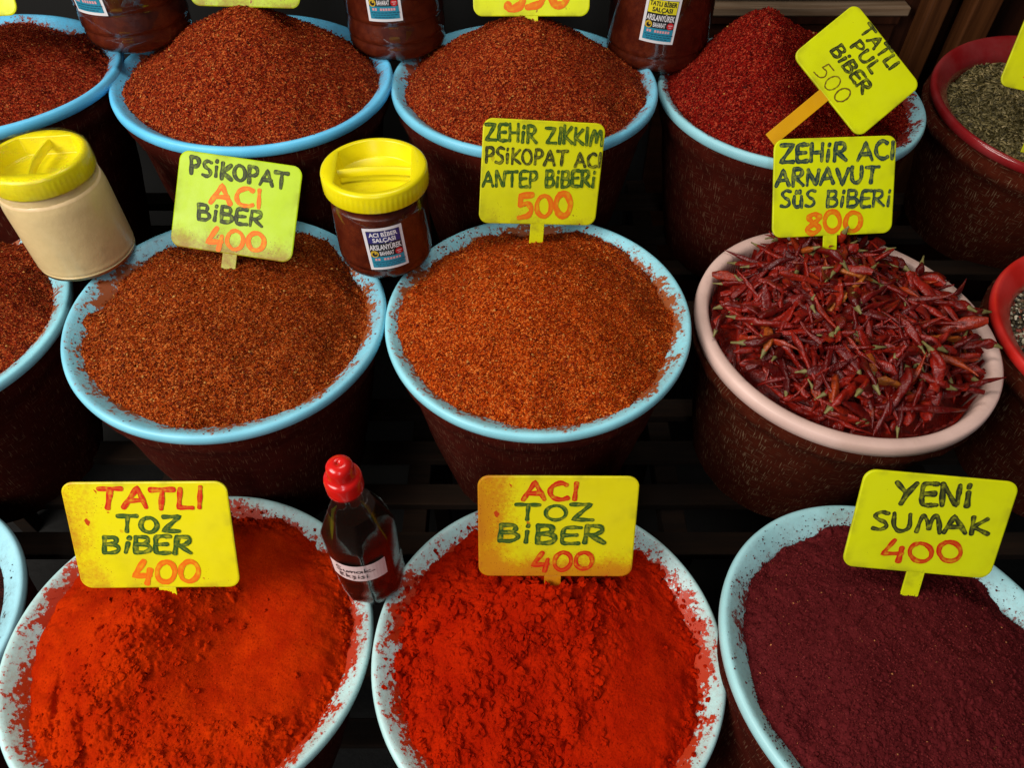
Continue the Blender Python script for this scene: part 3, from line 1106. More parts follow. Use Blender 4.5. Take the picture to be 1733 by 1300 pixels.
def chilli_frame(g, x, y, dz, steep):
    e = .006
    z = float(H_B3(np.array([x]), np.array([y]))[0])
    gx = float((H_B3(np.array([x + e]), np.array([y]))[0] - H_B3(np.array([x - e]), np.array([y]))[0]) / (2 * e))
    gy = float((H_B3(np.array([x]), np.array([y + e]))[0] - H_B3(np.array([x]), np.array([y - e]))[0]) / (2 * e))
    nrm = Vector((-gx * .7, -gy * .7, 1)).normalized()
    yaw = g.uniform(0, 2 * PI)
    q = nrm.to_track_quat('Z', 'Y').to_matrix().to_4x4()
    M = Matrix.Translation((x, y, z + dz)) @ q @ Matrix.Rotation(yaw, 4, 'Z') @ Matrix.Rotation(g.normal(0, steep), 4, 'Y') @ Matrix.Rotation(g.uniform(0, 2 * PI), 4, 'X')
    return M


g = np.random.default_rng(77)
# packed lower layers, one mass
mv, mf, sv, sf = [], [], [], []
nv = ns = 0
Vb, Fb = grid_heap(lambda x, y: np.minimum(H_B3(x, y) - .030, .006), 70)


def inside(pod, M):
    """does the pod stay within the basin wall (or clear above its lip)?"""
    q = pod[0] @ M[:3, :3].T + M[:3, 3]
    rq = np.hypot(q[:, 0], q[:, 1])
    return not np.any((rq > .190) & (q[:, 2] < .0045)) and rq.max() < .222


i = 0
while i < 330:
    r, a = .185 * math.sqrt(g.random()), g.uniform(0, 2 * PI)
    M = np.array(chilli_frame(g, r * math.cos(a), r * math.sin(a), g.uniform(-.018, -.004), .2))
    p = PODS[i % NPOD]
    if not inside(p, M):
        continue
    i += 1
    mv.append(p[0] @ M[:3, :3].T + M[:3, 3])
    mf.append(p[1] + nv)
    nv += len(p[0])
me = np_mesh('dried_chilli_mass', np.concatenate([Vb * np.array([.93, .93, 1])] + mv), [Fb] + [f + len(Vb) for f in mf], None, True, [M_CHILLI])
o = mobj('dried_chilli_mass', me, None, CEN['B3'], ROT['B3'])
tag(o, 'packed dark red dried chillies lower down in the pink basin', 'chilli heap', kind='stuff')

LAB_C = 'wrinkled dark red dried chilli lying among many in the pink basin'
N_CH = 295
made = []
k = 0
tries = 0
while k < N_CH:
    if k < 9:      # a few lie across the lip
        a = [2.75, 3.1, .12, -.3, 1.9, 1.5, 2.3, .5, -1.5][k]
        r = g.uniform(.150, .168)
    else:
        a = g.uniform(0, 2 * PI)
        r = .184 * math.sqrt(g.random())
    x, y = r * math.cos(a), r * math.sin(a)
    layer = g.random()
    M = chilli_frame(g, x, y, (-.002 + .013 * layer) + (.006 if k < 9 else 0), .17 if k > 40 else .42)
    L = PODS[k % NPOD][0][:, 0].max()
    if k < 9:
        yaw = a + g.uniform(-.5, .5) + (PI if g.random() < .5 else 0)
        M = Matrix.Translation((x, y, .014 + .006 * g.random())) @ Matrix.Rotation(yaw, 4, 'Z') @ Matrix.Rotation(g.normal(0, .09), 4, 'Y') @ Matrix.Rotation(g.uniform(0, 6), 4, 'X')
    s = g.uniform(.82, 1.12)
    if not inside(PODS[k % NPOD], np.array(M @ Matrix.Scale(s, 4))) and tries < 60 and k >= 9:
        tries += 1
        continue
    tries = 0
    root = empty('dried_chilli')
    root.empty_display_size = .01
    root.matrix_world = MB3 @ M @ Matrix.Scale(s, 4)
    tag(root, LAB_C, 'chilli', 'dried chillies heaped in the pink basin')
    mobj('pod', POD_ME[k % NPOD], root)
    if k % 5 in (0, 2, 3):      # the others have lost theirs
        mobj('stem', STEM_ME[k % NPOD], root)
    k += 1

# ------------------------------------------------------------------ handwriting
def arc(cx, cy, rx, ry, a0, a1, n=14):
    return [(cx + rx * math.cos(R(a0 + (a1 - a0) * i / n)), cy + ry * math.sin(R(a0 + (a1 - a0) * i / n))) for i in range(n + 1)]


def crv(*pts, n=7):
    P = [np.array(p, float) for p in pts]
    P = [2 * P[0] - P[1]] + P + [2 * P[-1] - P[-2]]
    out = []
    for i in range(1, len(P) - 2):
        for s in range(n):
            t_ = s / n
            a, b, c, d = P[i - 1:i + 3]
            q = .5 * (2 * b + (c - a) * t_ + (2 * a - 5 * b + 4 * c - d) * t_ ** 2 + (3 * b - a - 3 * c + d) * t_ ** 3)
            out.append(tuple(q))
    out.append(tuple(P[-2]))
    return out


GL = {
    'A': (.80, [[(.02, 0), (.40, .98), (.72, .02)], [(.17, .34), (.62, .36)]]),
    'B': (.66, [[(.08, .02), (.10, .98)], crv((.10, .97), (.45, .96), (.52, .75), (.40, .57), (.10, .53)), crv((.12, .53), (.50, .48), (.60, .24), (.42, .04), (.08, .02))]),
    'C': (.68, [crv((.62, .86), (.42, .98), (.14, .78), (.06, .45), (.18, .12), (.42, .02), (.64, .12))]),
    'E': (.62, [crv((.60, .96), (.36, .97), (.13, .90), (.08, .50), (.10, .08), (.30, .02), (.58, .04)), [(.10, .50), (.50, .53)]]),
    'H': (.70, [[(.08, 0), (.10, 1)], [(.60, 0), (.62, 1)], [(.10, .48), (.60, .50)]]),
    'I': (.26, [[(.12, .02), (.16, .98)]]),
    'i': (.32, [[(.12, .02), (.17, .62)], [(.19, .88), (.21, .98)]]),
    'K': (.66, [[(.08, 0), (.12, 1)], [(.58, .92), (.12, .42), (.62, .03)]]),
    'L': (.54, [[(.12, .98), (.08, .05), (.50, .04)]]),
    'M': (.86, [crv((.04, .02), (.14, .55), (.26, .94), (.40, .60), (.44, .22)), crv((.44, .22), (.56, .78), (.70, .92), (.78, .5), (.80, .02))]),
    'N': (.74, [[(.08, 0), (.12, .98)], crv((.12, .98), (.34, .5), (.56, .04), (.64, .5), (.70, .94))]),
    'O': (.78, [arc(.38, .48, .31, .46, 100, 465, 26)]),
    'P': (.62, [[(.08, 0), (.12, .98)], crv((.12, .97), (.46, .95), (.56, .70), (.40, .48), (.10, .44))]),
    'R': (.70, [[(.08, 0), (.12, .98)], crv((.12, .97), (.48, .95), (.56, .72), (.40, .52), (.12, .46)), [(.22, .46), (.64, .02)]]),
    'S': (.62, [crv((.58, .93), (.34, .99), (.14, .80), (.24, .58), (.44, .44), (.50, .20), (.30, .02), (.04, .08))]),
    'T': (.76, [[(.02, .95), (.74, .97)], [(.40, .95), (.34, 0)]]),
    'U': (.72, [crv((.10, .98), (.07, .40), (.18, .06), (.40, .04), (.58, .30), (.62, .96))]),
    'u': (.58, [crv((.08, .68), (.06, .25), (.18, .03), (.38, .10), (.46, .40), (.46, .68)), [(.46, .40), (.48, .0)], [(.18, .86), (.19, 1.0)], [(.36, .88), (.37, 1.02)]]),
    'V': (.74, [[(.04, .98), (.34, .02), (.70, .98)]]),
    'Y': (.72, [[(.04, .98), (.36, .46)], [(.70, .94), (.36, .46), (.16, 0)]]),
    'Z': (.72, [[(.04, .94), (.64, .96), (.08, .05), (.68, .04)]]),
    '0': (.76, [arc(.37, .48, .31, .46, 110, 478, 26)]),
    '3': (.62, [crv((.10, .92), (.40, .97), (.52, .76), (.26, .54), (.54, .40), (.50, .12), (.20, .01), (.04, .12))]),
    '4': (.72, [[(.42, 1.0), (.06, .34), (.62, .36)], [(.62, .62), (.50, -.02)]]),
    '5': (.68, [[(.62, .96), (.16, .94), (.12, .56)], crv((.12, .56), (.42, .60), (.58, .36), (.44, .10), (.04, .02))]),
    '8': (.70, [crv((.56, .86), (.34, .99), (.12, .82), (.34, .54), (.58, .26), (.34, .02), (.08, .22), (.34, .52), (.58, .80), (.50, .92))]),
    ' ': (.40, []),
}


def ribbon(pts, half, z0, zs, Vl, Fl, taper=1.0):
    """flat felt-pen stroke in (x, y), round ends; z climbs a hair along the stroke"""
    P = [np.array(p, float) for p in pts]
    # resample
    dens = [P[0]]
    for a, b in zip(P[:-1], P[1:]):
        m = max(1, int(np.linalg.norm(b - a) / (half * .6)))
        for i in range(1, m + 1):
            dens.append(a + (b - a) * i / m)
    P = np.array(dens)
    if len(P) < 2:
        return
    d = np.gradient(P, axis=0)
    d /= np.linalg.norm(d, axis=1)[:, None] + 1e-12
    nn = np.stack([-d[:, 1], d[:, 0]], 1)
    wv = half * (1 + .16 * np.array([math.sin(i * .55 + len(Vl)) for i in range(len(P))]))
    b0 = len(Vl)
    m = len(P)
    # end caps by extra rings
    ring = []
    for sgn, idx in ((-1, 0), (1, m - 1)):
        cap = []
        for a in (.45, .8, 1.0):
            off = P[idx] + sgn * d[idx] * half * .9 * a
            cap.append((off, nn[idx], wv[idx] * math.sqrt(max(.0, 1 - a * a)) + 1e-5))
        ring.append(cap)
    seq = [(c[0], c[1], c[2]) for c in reversed(ring[0])] + [(P[i], nn[i], wv[i]) for i in range(m)] + [(c[0], c[1], c[2]) for c in ring[1]]
    for i, (p, q, w_) in enumerate(seq):
        z = z0 + zs * i / len(seq)
        Vl.append((p[0] + q[0] * w_, p[1] + q[1] * w_, z))
        Vl.append((p[0] - q[0] * w_, p[1] - q[1] * w_, z))
    for i in range(len(seq) - 1):
        a = b0 + i * 2
        Fl.append((a, a + 1, a + 3, a + 2))


def write_line(text, quad, w, h, thick, g, wgt=.075, Vi=None, Fi=None):
    """quad: uv of baseline start, end, top start, top end on the plate. Returns V,F in plate coords (x, -depth, z)"""
    tot = sum(GL[c][0] + .06 for c in text) - .06
    P = [np.array(((u - .5) * w, (.5 - v) * h)) for (u, v) in quad]
    b0, b1, t0, t1 = P
    Vl, Fl = [], []
    x = 0
    hh = (np.linalg.norm(t0 - b0) + np.linalg.norm(t1 - b1)) / 2
    li = 0
    for c in text:
        gw, strokes = GL[c]
        sc = g.uniform(.94, 1.05)
        dy = g.uniform(-.04, .04)
        sh = g.uniform(-.03, .06)
        for st in strokes:
            pts = []
            for (gx, gy) in st:
                s = (x + gx + sh * gy) / tot
                yy = gy * sc + dy
                base = b0 + (b1 - b0) * s
                top = t0 + (t1 - t0) * s
                q = base + (top - base) * yy
                pts.append(q + g.normal(0, .008, 2) * hh * .7)
            half = wgt * hh * g.uniform(.85, 1.15)
            ribbon(pts, half, thick + .00035 + .00005 * li, .00004, Vl, Fl)
            if Vi is not None and len(pts) > 1:
                off = g.normal(0, .16, 2) * half
                ribbon([p_ + off for p_ in pts], half * .42, thick + .00038 + .00005 * li, .00004, Vi, Fi)
            li += 1
        x += gw + .06
    V = np.array([(a, -z, b) for (a, b, z) in Vl])
    F = np.array(Fl)
    return V, F


def rounded_plate(w, h, r, th, bend=0.0, notch=None, nseg=7):
    """plate in the x-z plane, thickness along y, rounded corners, softened edge"""
    out = []
    for (cx, cz, a0) in ((w / 2 - r, h / 2 - r, 0), (-w / 2 + r, h / 2 - r, 90), (-w / 2 + r, -h / 2 + r, 180), (w / 2 - r, -h / 2 + r, 270)):
        for i in range(nseg + 1):
            a = R(a0 + 90 * i / nseg)
            out.append((cx + r * math.cos(a), cz + r * math.sin(a)))
    n = len(out)
    bm = bmesh.new()
    rings = []
    for (y, ins) in ((-th, .0014), (-th + .0006, .0), (th - .0006, .0), (th, .0014)):
        rings.append([bm.verts.new((x * (1 - ins * 2 / w), y, z * (1 - ins * 2 / h))) for (x, z) in out])
    for a, b in zip(rings[:-1], rings[1:]):
        for i in range(n):
            bm.faces.new((a[i], a[(i + 1) % n], b[(i + 1) % n], b[i]))
    bm.faces.new(rings[0][::-1])
    bm.faces.new(rings[-1])
    bmesh.ops.recalc_face_normals(bm, faces=bm.faces)
    return bm


def sign_rot(yaw, lean, roll):
    return Matrix.Rotation(R(yaw), 3, 'Z') @ Matrix.Rotation(R(-lean), 3, 'X') @ Matrix.Rotation(R(roll), 3, 'Y')


YEL = (.72, .77, .003)
YELG = (.44, .62, .003)
YELD = (.78, .68, .004)
INK = {'k': (.022, .026, .010), 'o': (.80, .15, .003), 'g': (.020, .075, .012), 'b': (.014, .040, .045), 'r': (.60, .014, .003), 't': (.17, .10, .008)}
RED_ST = (.52, .05, .004)
FLK_ST = (.26, .05, .012)
SIGNS = {
    # centre, (yaw, lean, roll), (w, h), stake (offset, visible length), plate colour, stain, bottom, left, lettering, label
    'S1': ((-.393, .876, -.626), (-2.7, 44.6, 6.6), (.177, .136), (-.001, .038), YELG, FLK_ST, .9, .1, [
        ('PSiKOPAT', 'k', (0.098, 0.229), (0.904, 0.253), (0.082, 0.062), (0.89, 0.087)), ('ACI', 'o', (0.288, 0.506), (0.717, 0.486), (0.269, 0.307), (0.7, 0.287)),
        ('BiBER', 'k', (0.199, 0.69), (0.738, 0.677), (0.184, 0.531), (0.724, 0.518)), ('400', 'o', (0.293, 0.983), (0.785, 0.912), (0.273, 0.776), (0.767, 0.705))],
        'greenish yellow price sign reading PSIKOPAT ACI BIBER 400'),
    'S2': ((.043, .932, -.609), (12.4, 23.2, 8.8), (.179, .147), (0, .022), (.71, .69, .003), FLK_ST, .45, .2, [
        ('ZEHiR ZIKKIM', 'g', (0.019, 0.202), (0.985, 0.205), (0.01, 0.047), (0.971, 0.047)), ('PSiKOPAT ACI', 'k', (0.026, 0.409), (0.994, 0.412), (0.017, 0.267), (0.982, 0.267)),
        ('ANTEP BiBERi', 'g', (0.015, 0.64), (0.964, 0.609), (0.006, 0.487), (0.951, 0.453)), ('500', 'o', (0.326, 0.946), (0.79, 0.902), (0.31, 0.711), (0.772, 0.665))],
        'yellow price sign crowded with writing, ZEHIR ZIKKIM PSIKOPAT ACI ANTEP BIBERI 500'),
    'S3': ((.474, .927, -.628), (6.4, 38.4, 1.5), (.185, .140), (-.003, .023), YEL, FLK_ST, .1, 0, [
        ('ZEHiR ACI', 'b', (0.042, 0.231), (0.99, 0.24), (0.039, 0.051), (0.985, 0.061)), ('ARNAVUT', 'b', (0.017, 0.474), (0.861, 0.473), (0.015, 0.308), (0.857, 0.308)),
        ('SuS BiBERi', 'b', (0.057, 0.691), (0.981, 0.722), (0.054, 0.52), (0.977, 0.551)), ('800', 'o', (0.265, 0.97), (0.746, 0.968), (0.261, 0.753), (0.741, 0.752))],
        'yellow price sign reading ZEHIR ACI ARNAVUT 800, stuck in the whole chillies'),
    'S4': ((.517, 1.076, -.525), (6.3, 49.7, 55.0), (.159, .128), (-.003, .102), YEL, FLK_ST, .15, .1, [
        ('TATLI', 'k', (0.224, 0.181), (0.707, 0.191), (0.23, 0.026), (0.712, 0.035)), ('PUL', 'k', (0.282, 0.388), (0.618, 0.394), (0.286, 0.24), (0.623, 0.245)),
        ('BiBER', 'k', (0.192, 0.613), (0.707, 0.642), (0.2, 0.457), (0.714, 0.484)), ('500', 't', (0.247, 0.932), (0.651, 0.942), (0.253, 0.712), (0.657, 0.72))],
        'yellow price sign tilted on its corner with a long orange stake, TATLI PUL BIBER 500'),
    'S5': ((-.433, .440, -.789), (.9, 30.4, .4), (.194, .144), (.007, .006), YELD, RED_ST, .4, .7, [
        ('TATLI', 'r', (0.196, 0.227), (0.845, 0.238), (0.222, 0.036), (0.863, 0.049)), ('TOZ', 'g', (0.295, 0.456), (0.675, 0.461), (0.314, 0.302), (0.691, 0.309)),
        ('BiBER', 'g', (0.171, 0.65), (0.731, 0.662), (0.193, 0.487), (0.747, 0.5)), ('400', 'o', (0.325, 0.952), (0.751, 0.949), (0.351, 0.74), (0.772, 0.738))],
        'wide yellow price sign splashed with red powder, TATLI TOZ BIBER 400'),
    'S6': ((.055, .456, -.797), (.2, 25.5, .5), (.193, .146), (-.003, .014), (.76, .66, .004), RED_ST, 1.15, 1.1, [
        ('ACI', 'r', (0.28, 0.225), (0.629, 0.217), (0.278, 0.054), (0.624, 0.045)), ('TOZ', 'g', (0.239, 0.415), (0.73, 0.425), (0.237, 0.254), (0.724, 0.264)),
        ('BiBER', 'g', (0.121, 0.64), (0.815, 0.655), (0.121, 0.46), (0.808, 0.474)), ('400', 'r', (0.341, 0.946), (0.755, 0.912), (0.338, 0.75), (0.748, 0.716))],
        'wide yellow price sign rubbed orange at its edges, ACI TOZ BIBER 400'),
    'S7': ((.494, .443, -.768), (-2.9, 31.0, 3.0), (.178, .129), (.001, .021), (.72, .74, .003), (.2, .08, .02), .15, .05, [
        ('YENi', 'k', (0.249, 0.31), (0.742, 0.274), (0.211, 0.093), (0.7, 0.059)), ('SUMAK', 'k', (0.132, 0.594), (0.903, 0.539), (0.102, 0.415), (0.868, 0.363)),
        ('400', 'r', (0.249, 0.91), (0.795, 0.845), (0.214, 0.704), (0.756, 0.641))],
        'wide yellow price sign reading YENI SUMAK 400'),
}


def sign_from_bottom(bl, off_x, rot, w, h):
    c = Vector(bl) + sign_rot(*rot) @ Vector((off_x, 0, h / 2))
    return tuple(c)


SIGNS['S8'] = (sign_from_bottom((-.405, 1.166, -.470), 0, (0, 28, 1.5), .166, .14), (0, 28, 1.5), (.166, .14), (0, .01), YELG, FLK_ST, .7, 0, [],
               'greenish yellow price sign on the tall flake cone, mostly above the frame')
SIGNS['S9'] = (sign_from_bottom((.030, 1.182, -.490), 0, (0, 25, 0), .180, .14), (0, 25, 0), (.180, .14), (0, .012), YEL, FLK_ST, .3, 0,
               [('350', 'o', (.28, .93), (.84, .90), (.28, .58), (.84, .56))], 'yellow price sign ending in 50, on the cone between two paste jars')
SIGNS['S10'] = (sign_from_bottom((-.705, 1.090, -.450), -.092, (0, 25, -3), .180, .14), (0, 25, -3), (.180, .14), (0, .03), YEL, FLK_ST, .3, 0, [],
                'yellow price sign cut off by the upper left corner, on the corner heap')
SIGNS['S11'] = (sign_from_bottom((.791, 1.150, -.585), .088, (-6, 30, 9), .176, .145), (-6, 30, 9), (.176, .145), (0, .04), (.72, .74, .004), FLK_ST, .1, .1,
                [('4', 'o', (.18, .93), (.34, .92), (.20, .74), (.36, .73)), ('C', 'g', (.2, .56), (.34, .56), (.2, .40), (.34, .40))], 'yellow price sign cut off by the right edge, in the grey green seeds')

for key, (c, rot, (w, h), (so, sl), base, stain, sb, sleft, lines, lab) in SIGNS.items():
    gs = np.random.default_rng(sum(map(ord, key)) * 7)
    root = empty('price_sign', (c[0], c[1], c[2] + CZ))
    root.rotation_euler = sign_rot(*rot).to_euler()
    tag(root, lab, 'price sign', 'price signs stuck in the spices')
    mp = m_sign('sign_plastic_' + key, base, stain, sb, sleft, w, h)
    bm_obj('plate', rounded_plate(w, h, .014, .0016), mp, root)
    sw = .0105
    hidden = .006 if key == 'S4' else .05
    bm = box_bm((so - sw, -.0013, -h / 2 - sl - hidden), (so + sw, .0013, -h / 2 + .0005), .0005)
    if key == 'S4':
        ms = m_sign('sign_stake_' + key, (.74, .36, .004), stain, .0, .0, 1, 1)
    else:
        ms = mp
    bm_obj('stake', bm, ms, root)
    mats = {}
    for ln in lines:
        thin = ln[1] == 't'
        Vi, Fi = [], []
        V, F = write_line(ln[0], ln[2:], w, h, .0016, gs, (.034 if thin else .116) * (.84 if len(ln[0]) > 9 else 1), None if thin else Vi, Fi)
        if ln[1] not in mats:
            ink = INK[ln[1]]
            mats[ln[1]] = (m_marker('ink_%s_%s' % (ln[1], key), ink, base, .2),
                           m_marker('ink_streak_%s_%s' % (ln[1], key), [a * .92 + b * .08 for a, b in zip(ink, base)], base, .32))
        mi = np.zeros(len(F), int)
        if Vi:
            V2 = np.array([(a, -z, b) for (a, b, z) in Vi])
            F2 = np.array(Fi) + len(V)
            V, F, mi = np.concatenate([V, V2]), np.concatenate([F, F2]), np.concatenate([mi, np.ones(len(F2), int)])
        me = np_mesh('lettering', V, F, None, False, list(mats[ln[1]]), mi)
        mobj('lettering', me, root)

# ------------------------------------------------------------------ jars
M_LID = m_lid('yellow_lid_plastic')
M_PET = m_thin('clear_plastic', (1, 1, 1), .03, 0, 40, .06, 1.1)
M_FILM = m_thin('cling_film', (1, 1, .98), .05, .9, 48, .015, .55)
M_PASTE = m_paste('red_pepper_paste', (.070, .008, .003), (.13, .020, .006))
M_NATURAL = m_paste('beige_filled_plastic', (.68, .50, .24), (.72, .53, .26), .26)
M_TAHINI = m_paste('beige_paste', (.74, .52, .27), (.78, .56, .30), .4)
M_WHITE = plain('label_white', (.78, .74, .76), .45)
M_BLACK = plain('label_black', (.012, .013, .016), .4)
M_NAVY = plain('label_navy', (.028, .026, .16), .4)
M_LYEL = plain('label_yellow', (.80, .68, .02), .4)
M_TEAL = plain('label_teal', (.02, .24, .36), .4)
M_TEALD = plain('label_teal_ink', (.008, .07, .13), .4)
M_LRED = plain('label_red', (.55, .015, .02), .4)
M_GOLD = plain('label_gold', (.62, .40, .03), .4)
M_PINK = plain('label_pink_ink', (.72, .34, .36), .4)


def text_mesh(body, size, width, bold=.0, align='CENTER'):
    cu = bpy.data.curves.new('txt', 'FONT')
    cu.body = body
    cu.size = size
    cu.align_x = align
    cu.offset = bold
    cu.resolution_u = 3
    o = bpy.data.objects.new('txt', cu)
    COL.objects.link(o)
    bpy.context.view_layer.update()
    dg = bpy.context.evaluated_depsgraph_get()
    me = bpy.data.meshes.new_from_object(o.evaluated_get(dg))
    bpy.data.objects.remove(o)
    V = np.array([v.co[:] for v in me.vertices])
    tris = []
    for p in me.polygons:
        vs = list(p.vertices)
        for i in range(1, len(vs) - 1):
            tris.append((vs[0], vs[i], vs[i + 1]))
    bpy.data.meshes.remove(me)
    if len(V) and width:
        sx = width / (V[:, 0].max() - V[:, 0].min())
        V[:, 0] *= sx
        V[:, 0] -= (V[:, 0].max() + V[:, 0].min()) / 2
    return V[:, :2], np.array(tris)


class Flat:
    """flat artwork in label space, bent onto a cylinder"""
    def __init__(self):
        self.V, self.F, self.M, self.mats = [], [], [], []

    def mi(self, m):
        if m not in self.mats:
            self.mats.append(m)
        return self.mats.index(m)

    def add(self, V, F, lift, mat):
        b = len(self.V)
        for v in V:
            self.V.append((v[0], v[1], lift))
        for f in F:
            self.F.append(tuple(int(i) + b for i in f))
            self.M.append(self.mi(mat))

    def rect(self, x0, x1, y0, y1, lift, mat, nx=10):
        xs = np.linspace(x0, x1, nx + 1)
        V = [(x, y) for y in (y0, y1) for x in xs]
        F = []
        for i in range(nx):
            F.append((i, i + 1, nx + 2 + i))
            F.append((i, nx + 2 + i, nx + 1 + i))
        self.add(V, F, lift, mat)

    def disc(self, cx, cy, r, lift, mat, n=22):
        V = [(cx, cy)] + [(cx + r * math.cos(2 * PI * i / n), cy + r * math.sin(2 * PI * i / n)) for i in range(n)]
        self.add(V, [(0, 1 + i, 1 + (i + 1) % n) for i in range(n)], lift, mat)

    def text(self, s, cx, y, size, width, lift, mat, bold=0.0):
        V, F = text_mesh(s, size, width, bold)
        self.add([(v[0] + cx, v[1] + y) for v in V], F, lift, mat)

    def obj(self, name, parent, rad, hc, phi0, roll=0.0):
        V = np.array(self.V)
        cr, sr = math.cos(R(roll)), math.sin(R(roll))
        x = V[:, 0] * cr - V[:, 1] * sr
        y = V[:, 0] * sr + V[:, 1] * cr
        rr = rad + V[:, 2]
        ph = R(phi0) + x / rad
        P = np.stack([rr * np.sin(ph), -rr * np.cos(ph), hc + y], 1)
        return mobj(name, np_mesh(name, P, np.array(self.F), None, False, self.mats, self.M), parent)


def jar_label(root, rad, hc, phi, roll, head):
    base = Flat()
    W_, H_ = .056, .072
    base.rect(-W_ / 2, W_ / 2, -H_ / 2, H_ / 2, .0, M_WHITE)
    lb = base.obj('label', root, rad, hc, phi, roll)
    a = Flat()
    iw, top, bot = W_ / 2 - .0045, H_ / 2 - .0045, -H_ / 2 + .0045
    a.rect(-iw, iw, bot, top, .0003, M_BLACK)
    a.rect(-iw + .0006, iw - .0006, top - .0205, top - .0006, .0006, M_NAVY if head == 0 else M_LYEL)
    a.rect(-iw, iw, bot, bot + .0190, .0006, M_TEAL)
    ink = M_WHITE if head == 0 else M_BLACK
    a.text('ACI BİBER' if head == 0 else 'TATLI BİBER', 0, top - .0092, .0095, .040 if head == 0 else .043, .0009, ink, .0003)
    a.text('SALÇASI', 0, top - .0182, .0095, .032, .0009, ink, .0003)
    a.text('ARSLANYÜREK', 0, top - .0318, .0125, .0450, .0007, M_WHITE, .0003)
    a.text('BAHARAT', 0, top - .0418, .0100, .0200, .0007, M_WHITE, .0002)
    a.disc(-.0175, top - .0388, .0058, .0007, M_GOLD)
    a.disc(-.0172, top - .0392, .0038, .0010, M_BLACK, 7)
    a.disc(-.0158, top - .0372, .0018, .0013, M_GOLD, 6)
    a.disc(.0175, top - .0388, .0056, .0007, M_LRED)
    a.rect(.0140, .0210, top - .0385, top - .0368, .0010, M_PINK, 2)
    a.rect(.0155, .0195, top - .0415, top - .0400, .0010, M_PINK, 2)
    # the illegible small print, as broken bars
    for i in range(9):
        x0 = -.0185 + i * .0042
        if i == 2:
            continue
        a.rect(x0, x0 + .0031, bot + .0126, bot + .0164, .0009, M_PINK, 1)
    for r_ in range(3):
        y0 = bot + .0088 - r_ * .0034
        x0 = -.021 + r_ * .002
        while x0 < .020 - r_ * .003:
            l_ = .0022 + .003 * abs(math.sin(x0 * 3000 + r_))
            a.rect(x0, x0 + l_, y0, y0 + .0013, .0009, M_TEALD, 1)
            x0 += l_ + .0012
    a.obj('label_print', lb, rad, hc, phi, roll)
    return lb


def jar_lid(root, z0, z1, ro, bar_rot):
    """recessed screw lid with a grip bar across the hollow and a ribbed skirt"""
    seg = 240
    floor_z = z1 - .026

    def chop(ph):
        return np.minimum(ro * .86, ro * .69 / np.maximum(np.abs(np.sin(ph)), 1e-3))
    prof = [(ro - .0035, z0), (ro - .0008, z0), (ro, z0 + .002), (ro, z1 - .009), (ro - .0002, z1 - .0085), (ro, z1 - .005), (ro - .0012, z1 - .0018), (ro - .004, z1), (-1, z1), (-2, z1 - .0015), (-3, floor_z + .002), (-4, floor_z), (.0001, floor_z)]

    def rf(i, ph, r, z):
        if i in (2, 3):
            return r + .00022 * np.sin(ph * 60)
        if r < 0:
            return chop(ph) + {-1: .0012, -2: 0, -3: -.002, -4: -.0035}[int(r)]
        return np.full_like(ph, r)
    V, F, uv = lathe(prof, seg, rf)
    lid = mobj('lid', weld(np_mesh('lid', V, F, uv, True, [M_LID])), root)
    lid.rotation_euler = (0, 0, R(bar_rot))
    # grip bar
    L = ro * .685
    n = 14
    bm = bmesh.new()
    rows = []
    for i in range(n + 1):
        x = -L + 2 * L * i / n
        yo = .006 * (1 - (x / L) ** 2) - .003
        rows.append([bm.verts.new((x, yo + dy, z)) for dy, z in ((-.0022, floor_z + .010), (-.0020, z1 - .0048), (0, z1 - .0038), (.0020, z1 - .0048), (.0022, floor_z + .010))])
    for a, b in zip(rows[:-1], rows[1:]):
        for j in range(4):
            bm.faces.new((a[j], b[j], b[j + 1], a[j + 1]))
    bmesh.ops.recalc_face_normals(bm, faces=bm.faces)
    bm_obj('grip_bar', bm, M_LID, lid, smooth=True)
    return lid


